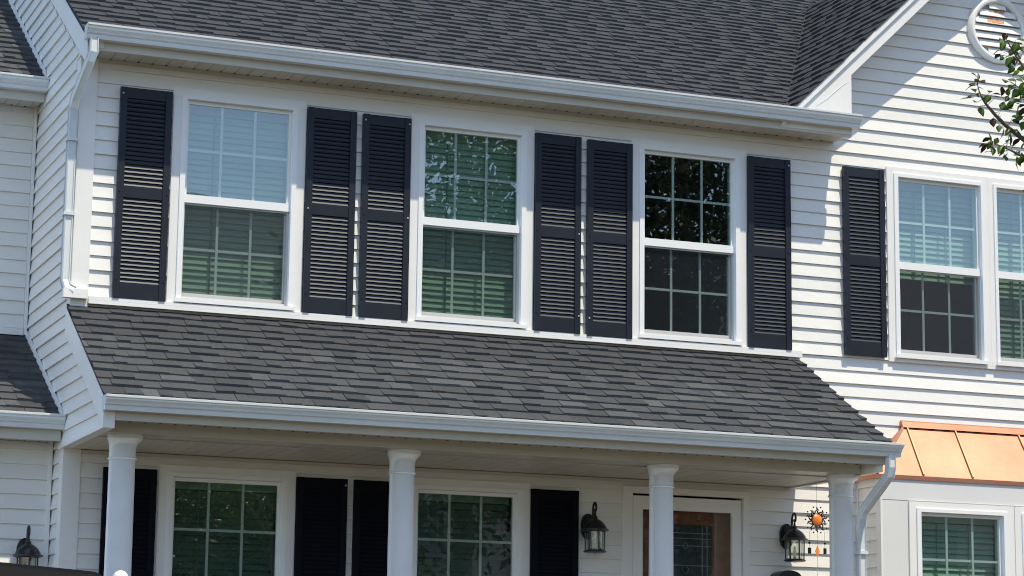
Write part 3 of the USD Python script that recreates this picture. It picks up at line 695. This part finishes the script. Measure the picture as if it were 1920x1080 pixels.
obj('ridge_flashing', MB().hexa([(rx0-.01, -.062, rz+.004), (7.95, -.062, rz+.004), (7.95, -.016, rz+.004), (rx0-.01, -.016, rz+.004), (rx0-.01, -.040, rz+.050), (7.95, -.040, rz+.050), (7.95, -.016, rz+.062), (rx0-.01, -.016, rz+.062)]), M['copper_dark'], br_)
obj('roof_underside', MB().box(ex0+.008, 7.93, ey+.006, -.012, ez-.032, ez-.018), M['trim'], br_)

# ---- rooms behind the windows
rm = MB()
for (z0, z1) in ((1.1, 3.70), (3.75, 6.08)):
    rm.box(-.55, 8.7, .112, 4.5, z0, z0+.02); rm.box(-.55, 8.7, .112, 4.5, z1-.02, z1); rm.box(-.55, 8.7, 4.48, 4.5, z0+.02, z1-.02)
    rm.box(-.55, -.53, .112, 4.48, z0+.02, z1-.02); rm.box(8.68, 8.7, .112, 4.48, z0+.02, z1-.02)
    for xx in (1.45, 3.25, 5.1): rm.box(xx, xx+.1, .112, 4.48, z0+.02, z1-.02)
obj('interior', rm, M['room'], H)
obj('back_wall', MB().box(XL, 8.84, 9.8, 9.9, .9, 6.3).box(8.82, 8.84, .12, 9.8, .9, 6.1), M['sheath'], H)

# ================================================================ blinds (hang inside the windows)
blind(WG['u0'], 'white slatted blind in the upstairs window nearest the left downspout', seed=1, tilt=69)
blind(WG['u1'], 'white slatted blind in the middle upstairs window between two pairs of shutters', seed=2, tilt=68)
blind(WG['t0'], 'brightly sunlit slatted blind in the left half of the twin window', seed=3, tilt=66, raised=.62)
blind(WG['t1'], 'slatted blind in the half of the twin window cut by the picture edge', seed=4, tilt=66)
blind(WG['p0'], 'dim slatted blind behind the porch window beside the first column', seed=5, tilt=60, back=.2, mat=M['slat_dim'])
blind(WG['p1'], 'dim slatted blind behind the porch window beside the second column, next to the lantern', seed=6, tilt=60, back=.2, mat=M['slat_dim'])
blind(WG['b0'], 'half drawn slatted blind in the bay window under the copper roof', seed=7, tilt=64)
blind(WG['b1'], 'slatted blind in the second bay window at the picture edge under the copper roof', seed=8, tilt=64)

# ================================================================ wall lanterns
def lantern(label, loc):
    L = thing('wall_lantern', label, 'lantern', loc=loc, group=None)
    obj('back_plate', MB().extr(shapely.affinity.scale(shapely.Point(0, .20).buffer(1), .055, .095), XZ, -.022, 0).extr(shapely.affinity.scale(shapely.Point(0, .20).buffer(1), .040, .075), XZ, -.034, -.0225), M['black'], L)
    arc = [(0, -.03, .22), (0, -.075, .235), (0, -.10, .27), (0, -.102, .32), (0, -.112, .352), (0, -.132, .370), (0, -.152, .358), (0, -.162, .330), (0, -.155, .305), (0, -.138, .303), (0, -.133, .318)]
    t = np.linspace(0, len(arc)-1, 40); A = np.array(arc); P = np.stack([np.interp(t, range(len(arc)), A[:, k]) for k in range(3)], 1)
    for _ in range(3): P[1:-1] = (P[:-2]+2*P[1:-1]+P[2:])/4
    obj('scroll_arm', MB().tube(P, .0085, 8), M['black'], L, smooth=60)
    c = (0, -.14, 0)
    obj('hanger', MB().lathe([(0, .245), (.016, .245), (.020, .258), (.010, .272), (.006, .310), (0, .310)], 12, c), M['black'], L, smooth=40)
    obj('roof', MB().lathe([(0, .158), (.088, .158), (.099, .163), (.099, .172), (.088, .177), (.080, .195), (.064, .218), (.040, .238), (.018, .250), (0, .252)], 28, c), M['black'], L, smooth=35)
    obj('glass_shade', MB().lathe([(.052, .028), (.060, .032), (.063, .155), (.059, .155), (.056, .034), (.052, .028)], 24, c), M['glass_lamp'], L, smooth=40)
    for k in range(6):
        a = math.pi/6+k*math.pi/3; x, y = .068*math.cos(a), -.14+.068*math.sin(a)
        obj('post', MB().tube([(x, y, .018), (x*1.04, -.14+(y+.14)*1.04, .160)], .0052, 6), M['black'], L)
    obj('candle', MB().lathe([(0, .03), (.012, .03), (.012, .085), (.007, .088), (.010, .105), (0, .125)], 10, c), M['bulb'], L)
    obj('base', MB().lathe([(0, -.004), (.018, 0), (.072, .004), (.083, .009), (.083, .014), (.070, .024), (0, .026)], 28, c), M['black'], L, smooth=35)
    return L
lan = lantern('black wall lantern between the porch shutter and the storm door', (3.182, -.013, 2.790))
def lantern_copy(label, loc):
    x = UsdGeom.Xform.Define(stage, path_for('wall_lantern', None)); x.GetPrim().GetReferences().AddInternalReference(lan.GetPath()); x.GetPrim().SetInstanceable(True)
    UsdGeom.Xformable(x).GetXformOpOrderAttr(); x.ClearXformOpOrder(); x.GetPrim().GetAttribute('xformOp:translate') and None
    x.AddTranslateOp().Set(Gf.Vec3d(*loc)); return tag(x.GetPrim(), label, 'lantern')
lantern_copy('black wall lantern beside the orange sun ornament, right of the storm door', (4.815, -.013, 2.784))
lantern_copy('black wall lantern low on the neighbouring house above the dark car', (-.838, .295, 2.475))

# ================================================================ hanging sun ornament
p0 = at_y(1531, 893, -.34); pc_ = at_y(1532, 975, -.34)
S = thing('sun_ornament', 'orange sun shaped ornament on a wire with dangling beads, beside the last porch column', 'wind ornament', loc=tuple(p0))
cz = pc_[2]-p0[2]; cx0 = pc_[0]-p0[0]
prof = [(0, -.006), (.034, -.006), (.0425, -.002), (.0425, .002), (.034, .010), (.02, .0145), (0, .016)]
t = trimesh.creation.revolve(np.array(prof), sections=32); vv = t.vertices
t = trimesh.Trimesh(np.stack([vv[:, 0]+cx0, -vv[:, 2], vv[:, 1]+cz], 1), t.faces, process=False)
if t.volume < 0: t.invert()
obj('sun_disc', t, M['orange'], S, smooth=40)
obj('sun_rim', MB().tube([(cx0+.0455*math.cos(a), 0, cz+.0455*math.sin(a)) for a in np.linspace(0, 2*math.pi, 33)], .0042, 6), M['black'], S)
for k in range(24):
    pass
m = MB()
for k in range(26):
    a = 2*math.pi*k/26; m.tube([(cx0+.047*math.cos(a), 0, cz+.047*math.sin(a)), (cx0+.053*math.cos(a), 0, cz+.053*math.sin(a))], [.003, .001], 5)
obj('scalloped_edge', m, M['black'], S)
for k in range(10):
    a = 2*math.pi*(k+.5)/10; ca, sa = math.cos(a), math.sin(a); L = .088 if k % 2 else .094
    for sg in (-1, 1):
        pts = []
        for i in range(8):
            r = .050+(L-.050)*i/7; o = sg*.013*(1-i/7)+.006*math.sin(i*1.1); pts.append((cx0+r*ca-o*sa, 0, cz+r*sa+o*ca))
        obj('ray', MB().tube(pts, np.linspace(.0056, .0034, 8), 5), M['black'], S)
    if k % 1 == 0:
        q = (cx0+.098*math.cos(a+.31), -.001, cz+.098*math.sin(a+.31)); obj('bead', trimesh.creation.icosphere(1, .0062).apply_translation(q), M['black'], S)
def wire(pts, name='wire'): obj(name, MB().tube(pts, .0012, 5), M['black'], S)
wire([(0, 0, 0), (cx0*.5, 0, cz*.45), (cx0, 0, cz+.095)])
wire([(cx0, 0, cz-.05), (cx0, 0, cz-.27), (cx0+.002, 0, cz-.46)])
dz = -.232
obj('diamond_drop', (np.array([(cx0, -.004, cz+dz+.046), (cx0+.021, 0, cz+dz), (cx0, -.006, cz+dz-.046), (cx0-.021, 0, cz+dz), (cx0, .006, cz+dz)]), np.array([(0, 3, 2), (0, 2, 1), (0, 1, 4), (1, 2, 4), (2, 3, 4), (3, 0, 4)])), M['orange'], S)
for sx in (-.066, .064):
    wire([(cx0+sx, 0, cz-.085), (cx0+sx, 0, cz-.24)])
    obj('bead', trimesh.creation.icosphere(1, .0095).apply_translation((cx0+sx, 0, cz-.172)), M['black'], S)
    obj('square_drop', MB().box(cx0+sx-.012, cx0+sx+.012, -.003, .003, cz-.250, cz-.207), M['black'], S)
for k in range(3): obj('bead', trimesh.creation.icosphere(1, .005).apply_translation((cx0+.002, 0, cz-.37-.03*k)), M['bulb'], S)

# ================================================================ wall mailbox, ball-topped post, dark car
mq = at_y(1473, 1066, -.08)
mb = thing('wall_mailbox', 'small black domed wall mailbox below the lantern beside the sun ornament', 'mailbox', loc=(mq[0], -.076, mq[2]-.195))
obj('box_body', MB().box(-.085, .085, -.06, .06, -.16, .125), M['black'], mb)
obj('lid', MB().extr(Polygon([(.096*math.cos(a), .128+.05*math.sin(a)) for a in np.linspace(0, math.pi, 20)]), XZ, -.075, .065), M['black'], mb)
q = at_y(226, 1084, -2.2); gz = terrain(0, -2.2)
po = thing('lamp_post', 'white post topped by a round white ball in front of the first porch column', 'post', loc=(q[0], q[1], gz))
hh = q[2]-gz
obj('post', MB().box(-.045, .045, -.045, .045, 0, hh-.06), M['trim'], po)
obj('cap', MB().box(-.06, .06, -.06, .06, hh-.06, hh-.035), M['trim'], po)
obj('ball', trimesh.creation.icosphere(3, .045).apply_translation((0, 0, hh)), M['column'], po, smooth=True)

cy = -4.9
ctop = at_y(60, 1047, cy-.0)
gz = 0.06+terrain(0, -4.0)
car = thing('parked_car', 'black car whose curved roof shows in the bottom corner below the neighbouring lantern', 'car', loc=(-2.19, -3.6, gz))
HR = ctop[2]-gz
def hull(pts, r):
    import manifold3d as m3
    return m3.Manifold.batch_hull([m3.Manifold.sphere(r_, 24).translate(list(map(float, p))) for p, r_ in zip(pts, np.broadcast_to(r, len(pts)))])
def sym(pts): return [p for (x, y, z) in pts for p in ((x, y, z), (-x, y, z))]
body = hull(sym([(.80, -2.15, .50), (.80, 2.15, .50), (.82, -2.1, .95), (.82, 1.3, .98), (.72, 2.12, .85), (.84, 0, .5), (.85, 0, .95)]), .10)
obj('body', body, M['car'], car, smooth=40)
cab = hull(sym([(.78, -1.95, 1.02), (.80, 1.15, 1.02), (.60, -1.75, HR-.155), (.62, -.6, HR-.125), (.60, .15, HR-.145)])+[(0, -1.72, HR-.115), (0, -.7, HR-.080), (0, .15, HR-.10)], .08)
obj('roof', cab, M['car'], car, smooth=40)
rearw = hull(sym([(.56, -2.0, 1.12), (.46, -1.845, HR-.22)]), .02); obj('rear_window', rearw, M['dark_glass'], car)
for sx in (-1, 1):
    obj('side_window', hull([(sx*.865, -1.6, 1.10), (sx*.865, .9, 1.10), (sx*.70, -1.5, HR-.20), (sx*.70, .1, HR-.20)], .012), M['dark_glass'], car)
    obj('tail_lamp', hull([(sx*.72, -2.22, .85), (sx*.80, -2.2, 1.0), (sx*.70, -2.22, 1.0)], .04), M['red'], car)
    for yy in (-1.35, 1.4):
        w = MB(); cyl = trimesh.creation.cylinder(.34, .22, sections=28); cyl.apply_transform(trimesh.transformations.rotation_matrix(math.pi/2, [0, 1, 0])); cyl.apply_translation((sx*.80, yy, .34)); wh = thing('wheel', parent=car)
        obj('tyre', cyl, M['tyre'], wh)
        rim = trimesh.creation.cylinder(.22, .235, sections=20); rim.apply_transform(trimesh.transformations.rotation_matrix(math.pi/2, [0, 1, 0])); rim.apply_translation((sx*.80, yy, .34)); obj('rim', rim, M['rim'], wh)

# ================================================================ neighbouring townhouse on the left, set further back
N = thing('neighbour_house', 'white sided neighbouring townhouse set back on the left, its roofs in the shade', 'townhouse')
NXR = XL-.017
nx0 = -6.2
def nmain_z(y): return 6.185+0.61*(y-1.10)
def nlow_z(y): return 4.335+0.52*(y-1.45)
nw = obj('upper_wall', MB().box(nx0, NXR, NY+.0005, NY+.12, 4.0, 6.06), M['sheath'], N)
siding(nw, (0, NY, 0), (1, 0, 0), (0, -1, 0), sbox(-3.0, 4.365, NXR-.028, 6.055))
obj('corner_channel', MB().box(NXR-.026, NXR-.001, NY-.024, NY, 4.34, 6.06), M['trim'], N)
obj('flashing_strip', MB().box(-3.0, NXR-.03, NY-.030, NY-.017, 4.335, 4.385), M['trim'], N)
lw = obj('lower_wall', MB().box(nx0, NXR, .3005, .42, .9, 3.45), M['sheath'], N)
siding(lw, (0, .30, 0), (1, 0, 0), (0, -1, 0), sbox(-3.0, 2.0, NXR-.028, 3.425))
obj('corner_channel', MB().box(NXR-.030, NXR-.001, .272, .30, .9, 3.43), M['trim'], N)
for (yw, yf, zs, x1) in ((NY, 1.20, 6.06, NXR), (.30, .02, 3.428, NXR)):
    sfn = thing('eave_soffit', parent=N); x = -3.0
    while x < x1-.03:
        obj('soffit_board', MB().box(x, min(x+.0945, x1-.002), yf+.0205, yw-.014, zs, zs+.01), M['soffit'], sfn); x += .0985
    obj('soffit_backing', MB().box(nx0, x1-.004, yf+.021, yw, zs+.012, zs+.02), M['dark_gap'], sfn)
    obj('fascia', MB().box(nx0, x1-.002, yf, yf+.02, zs-.018, zs+.105), M['fascia'], N)
    m = MB(); x = -2.95
    while x < x1-.05: m.box(x, x+.016, yw-.038, yw-.0145, zs-.0015, zs+.001); x += .0985
    obj('vent_slots', m, M['dark_gap'], N, kind='stuff')
gutter(N, -6.0, NXR+.004, 1.199, 6.205)
gutter(N, -6.0, NXR+.004, .019, 3.580)
ur = thing('upper_roof', parent=N); lr = thing('lower_roof', parent=N)
cn = 1/math.hypot(1, .61); evn = np.array([0, cn, .61*cn]); nvn = np.array([0, -.61*cn, cn])
RX = NXR-.012
obj('roof_deck', roof_slab([(nx0, 1.19, nmain_z(1.19)-.019), (RX, 1.19, nmain_z(1.19)-.019), (RX, 6.4, nmain_z(6.4)-.019), (nx0, 6.4, nmain_z(6.4)-.019)], .03), M['deck'], ur)
obj('back_slope', roof_slab([(nx0, 6.4, nmain_z(6.4)), (RX, 6.4, nmain_z(6.4)), (RX, 11.5, 6.1), (nx0, 11.5, 6.1)], .03), M['shingle_stuff'], ur)
for t in shingles(np.array([0, 1.18, nmain_z(1.18)-.016]), (1, 0, 0), evn, nvn, range(0, 17), EXP, lambda v: (-1.75, RX), 21): obj('shingle', MB().hexa(t), M['shingle'][rng.choice((0, 1, 2, 3))], ur)
m = MB()
for t in shingles(np.array([0, 1.18, nmain_z(1.18)-.016]), (1, 0, 0), evn, nvn, range(0, 17), EXP, lambda v: (-6.2, -1.755), 22)+shingles(np.array([0, 1.18, nmain_z(1.18)-.016]), (1, 0, 0), evn, nvn, range(17, 44), EXP, lambda v: (-6.2, RX), 24): m.hexa(t)
obj('shingle_field', m, M['shingle_stuff'], ur, kind='stuff')
obj('roof_deck', roof_slab([(nx0, .012, nlow_z(.012)-.019), (RX, .012, nlow_z(.012)-.019), (RX, NY, nlow_z(NY)-.019), (nx0, NY, nlow_z(NY)-.019)], .02), M['deck'], lr)
cl_ = 1/math.hypot(1, .52); evl = np.array([0, cl_, .52*cl_]); nvl = np.array([0, -.52*cl_, cl_])
PEN = (NY-.0)/cl_/12.0
for t in shingles(np.array([0, .0, nlow_z(.0)-.016]), (1, 0, 0), evl, nvl, range(0, 12), PEN, lambda v: (-1.75, RX), 23): obj('shingle', MB().hexa(t), M['shingle'][rng.choice((0, 1, 2, 3))], lr)
m = MB()
for t in shingles(np.array([0, .0, nlow_z(.0)-.016]), (1, 0, 0), evl, nvl, range(0, 12), PEN, lambda v: (-6.2, -1.755), 25): m.hexa(t)
obj('shingle_field', m, M['shingle_stuff'], lr, kind='stuff')
for zf, y0, y1 in ((nmain_z, 1.20, 5.5), (nlow_z, .02, NY)):
    P = Polygon([(y0, zf(y0)-.03), (y1, zf(y1)-.03), (y1, zf(y1)+.035), (y0, zf(y0)+.035)])
    obj('step_flashing', MB().extr(P, YZ, NXR-.010, NXR+.001), M['trim'], N)
obj('back_wall', MB().box(nx0, NXR, 10.8, 10.9, .9, 6.2).box(nx0-.1, nx0, .4, 10.8, .9, 6.1), M['sheath'], N)

# ================================================================ the tree at the right edge
def leaf_mesh(p, d, up, L, W, curl):
    d = d/np.linalg.norm(d); s = np.cross(d, up); s /= np.linalg.norm(s)+1e-9; n = np.cross(s, d)
    prof = [(0, .0), (.14, .26), (.36, .48), (.60, .42), (.82, .22), (1.0, 0)]
    V = []; th = .0006
    for t, w in prof:
        c0 = p+d*(t*L)-n*(curl*L*t*t)
        V += [c0+n*th, c0+s*(w*W)+n*(.18*w*W), c0-s*(w*W)+n*(.18*w*W), c0-n*th]
    F = []
    for i in range(len(prof)-1):
        a, b = 4*i, 4*i+4
        F += [(a, a+1, b+1), (a, b+1, b), (a, b, b+2), (a, b+2, a+2), (a+3, b+1, a+1), (a+3, b+3, b+1), (a+3, b+2, b+3), (a+3, a+2, b+2)]
    return np.array(V), np.array(F)
T = thing('crabapple_tree', 'leafy tree with green and bronze leaves reaching in at the upper right over the gable', 'tree')
tr = np.random.RandomState(4)
base = at_d(2230, 700, 10.9); base[2] = float(terrain(base[0], base[1]))
fork = at_d(2180, 640, 10.9)
def bez(pts, n=14):
    pts = np.asarray(pts, float); t = np.linspace(0, len(pts)-1, n); P = np.stack([np.interp(t, range(len(pts)), pts[:, k]) for k in range(3)], 1)
    for _ in range(3): P[1:-1] = (P[:-2]+2*P[1:-1]+P[2:])/4
    return P
obj('trunk', MB().tube(bez([base, base*.5+fork*.5+np.array([.06, .03, 0]), fork], 10), np.linspace(.085, .05, 10), 12), M['bark'], T, smooth=60)
limbs = {'a': [(2180, 640, 10.9), (2050, 420, 10.75), (1960, 290, 10.7), (1893, 243, 10.65), (1868, 218, 10.6), (1850, 197, 10.58), (1838, 180, 10.55), (1833, 160, 10.55)],
         'b': [(2180, 640, 10.9), (2080, 440, 10.95), (1990, 330, 10.9), (1930, 300, 10.85), (1905, 287, 10.8), (1885, 277, 10.8), (1862, 268, 10.75)],
         'c': [(2050, 420, 10.75), (1990, 250, 10.7), (1945, 170, 10.75), (1922, 130, 10.8), (1910, 112, 10.8), (1895, 90, 10.8), (1885, 68, 10.78)],
         'd': [(1960, 290, 10.7), (1935, 220, 10.6), (1918, 170, 10.5), (1905, 160, 10.45)],
         'e': [(2180, 640, 10.9), (2250, 420, 11.1), (2280, 260, 11.2), (2300, 100, 11.3)],
         'f': [(2050, 420, 10.75), (2090, 250, 10.5), (2080, 120, 10.4), (2060, 0, 10.3)]}
LP = {}
for k, pts in limbs.items():
    P = bez([at_d(*p) for p in pts], 22); LP[k] = P
    r0_, r1_ = {'a': (.016, .0018), 'b': (.012, .0016), 'c': (.011, .0018), 'd': (.006, .0015), 'e': (.026, .006), 'f': (.018, .005)}[k]
    obj('branch', MB().tube(P, np.linspace(r0_, r1_, 22), 7), M['bark'], T, smooth=60)
leaves_px = [(1822,158),(1832,150),(1816,163),(1842,152),(1836,142),(1829,140),(1812,184),(1820,180),(1835,177),(1856,170),(1846,183),(1828,190),(1839,165),(1826,168),
 (1840,208),(1862,229),(1872,217),(1851,186),(1868,97),(1880,86),(1893,78),(1905,88),(1885,107),(1896,100),(1909,98),(1912,82),(1878,108),(1890,118),(1902,114),(1916,75),(1884,68),(1870,105),(1899,108),(1910,105),
 (1905,137),(1912,150),(1898,150),(1884,152),(1877,160),(1890,172),(1870,180),(1896,163),(1905,175),(1915,165),(1888,185),(1902,190),(1912,195),(1917,180),(1880,170),(1868,175),(1893,197),(1908,205),(1916,210),
 (1889,203),(1905,226),(1912,222),(1918,235),(1903,243),(1910,250),(1892,255),(1880,252),(1896,262),(1886,268),(1905,265),(1915,258),(1918,272),(1900,272),(1890,262),
 (1850,262),(1858,258),(1845,278),(1856,272),(1862,282),(1868,265),(1841,272),(1853,283),(1880,285),(1884,293),(1876,280),(1910,303),(1906,312),(1915,300),(1890,246),(1873,240),(1917,145),(1919,120),(1914,128)]
allP = np.vstack(list(LP.values()))
leaves_px += [(int(1878+42*(1-tr.rand()**1.6)), int(75+225*tr.rand())) for k in range(24)]
for i, (px, py) in enumerate(leaves_px):
    near = min((np.linalg.norm(np.cross(ray(px, py), q-CAM))/1.0, j) for j, q in enumerate(allP))[1]
    dist = float((allP[near]-CAM)@fw)+tr.uniform(-.09, .09)
    p = at_d(px, py, dist)
    d_ = (p-allP[near]); d_ = d_/(np.linalg.norm(d_)+1e-9)+tr.normal(0, .5, 3)+np.array([0, 0, -.45])
    L = tr.uniform(.036, .058); mname = 'leaf_green' if (px > 1870 and tr.rand() < .8) or tr.rand() < .3 else ('leaf_olive' if tr.rand() < .4 else 'leaf_bronze')
    v_, f_ = leaf_mesh(p-d_/np.linalg.norm(d_)*L*.5, d_, np.array([tr.normal(0, .5), tr.normal(-.5, .5), 1.0]), L, L*tr.uniform(.58, .75), tr.uniform(.05, .3))
    obj('leaf', (v_, f_), M[mname], T, smooth=True)
    q = allP[near]; s0 = p-d_/np.linalg.norm(d_)*L*.5
    if np.linalg.norm(q-s0) < .30: obj('twig', MB().tube(bez([q, (q+s0)/2+tr.normal(0, .008, 3), s0], 6), np.linspace(.0018, .0008, 6), 4), M['bark'], T)
# the part of the crown beyond the picture's edge
m = MB()
for k in range(2600):
    P = LP['efab'[k % 4]][tr.randint(3, 20)]; p = P+tr.normal(0, .26, 3)
    q = np.array([(p-CAM)@RT, (p-CAM)@UP, (p-CAM)@fw]); 
    if 960+F_PX*q[0]/q[2] < 1935: continue
    m.add(*leaf_mesh(p, tr.normal(0, 1, 3)+np.array([0, 0, -.5]), np.array([0, 0, 1.0])+tr.normal(0, .4, 3), tr.uniform(.04, .065), .035, .2))
obj('foliage', m, M['leaf_green'], T, kind='stuff')

# ================================================================ across the street (seen only as reflections in the panes)
def far_tree(loc, h, rad, zc, label, seed, n=9000, squash=1.0):
    r = np.random.RandomState(seed); t = thing('street_tree', label, 'tree', loc=loc)
    obj('trunk', MB().tube([(0, 0, 0), (.1, 0, zc*.5), (0, .1, zc), (0, 0, h*.85)], [.22, .18, .13, .04], 10), M['bark'], t, smooth=60)
    cl = r.normal(0, 1, (46, 3)); cl /= np.linalg.norm(cl, axis=1)[:, None]; cl *= (r.rand(46, 1)**.45)*np.array([rad, rad, (h-zc)*.9*squash])*.82
    cid = r.randint(0, 46, n); p = cl[cid]+r.normal(0, 1, (n, 3))*rad*.17; p[:, 2] += zc+(h-zc)*.25
    a = r.normal(0, 1, (n, 3)); a /= np.linalg.norm(a, axis=1)[:, None]; b_ = np.cross(a, r.normal(0, 1, (n, 3))); b_ /= np.linalg.norm(b_, axis=1)[:, None]
    s = r.uniform(.05, .11, (n, 1)); V = np.stack([p-a*s, p+b_*s*.5, p+a*s, p-b_*s*.5], 1).reshape(-1, 3)
    i = np.arange(n)[:, None]*4; F = np.concatenate([i+[0, 1, 2], i+[0, 2, 3]])
    obj('crown', (V, F), M['leaf_far'], t)
far_tree((9.95, -20.5, 0), 13.2, 3.1, 7.2, 'tall leafy street tree mirrored in the middle upstairs window', 1, 22000)
far_tree((13.8, -20.0, 0), 14.0, 3.0, 7.0, 'dense dark street tree mirrored in the upstairs window without a blind', 2, 24000)
far_tree((6.0, -19.5, 0), 6.6, 3.2, 3.0, 'low bushy street tree mirrored in the porch windows', 3, 20000)
OH = thing('opposite_house', 'grey roofed house across the street mirrored in the lower upstairs panes', 'house', loc=(0, -34, 0))
obj('wall', MB().box(4, 40, -9, 0, 0, 8.4), M['brick'], OH)
obj('roof', MB().extr(Polygon([(-9.5, 8.3), (.5, 8.3), (-4.5, 13.75)]), YZ, 3.6, 40.4), M['far_roof'], OH)
for k in range(8): obj('window', MB().box(5+k*4.3, 6.1+k*4.3, .001, .06, 4.6, 6.2), M['dark_glass'], OH)
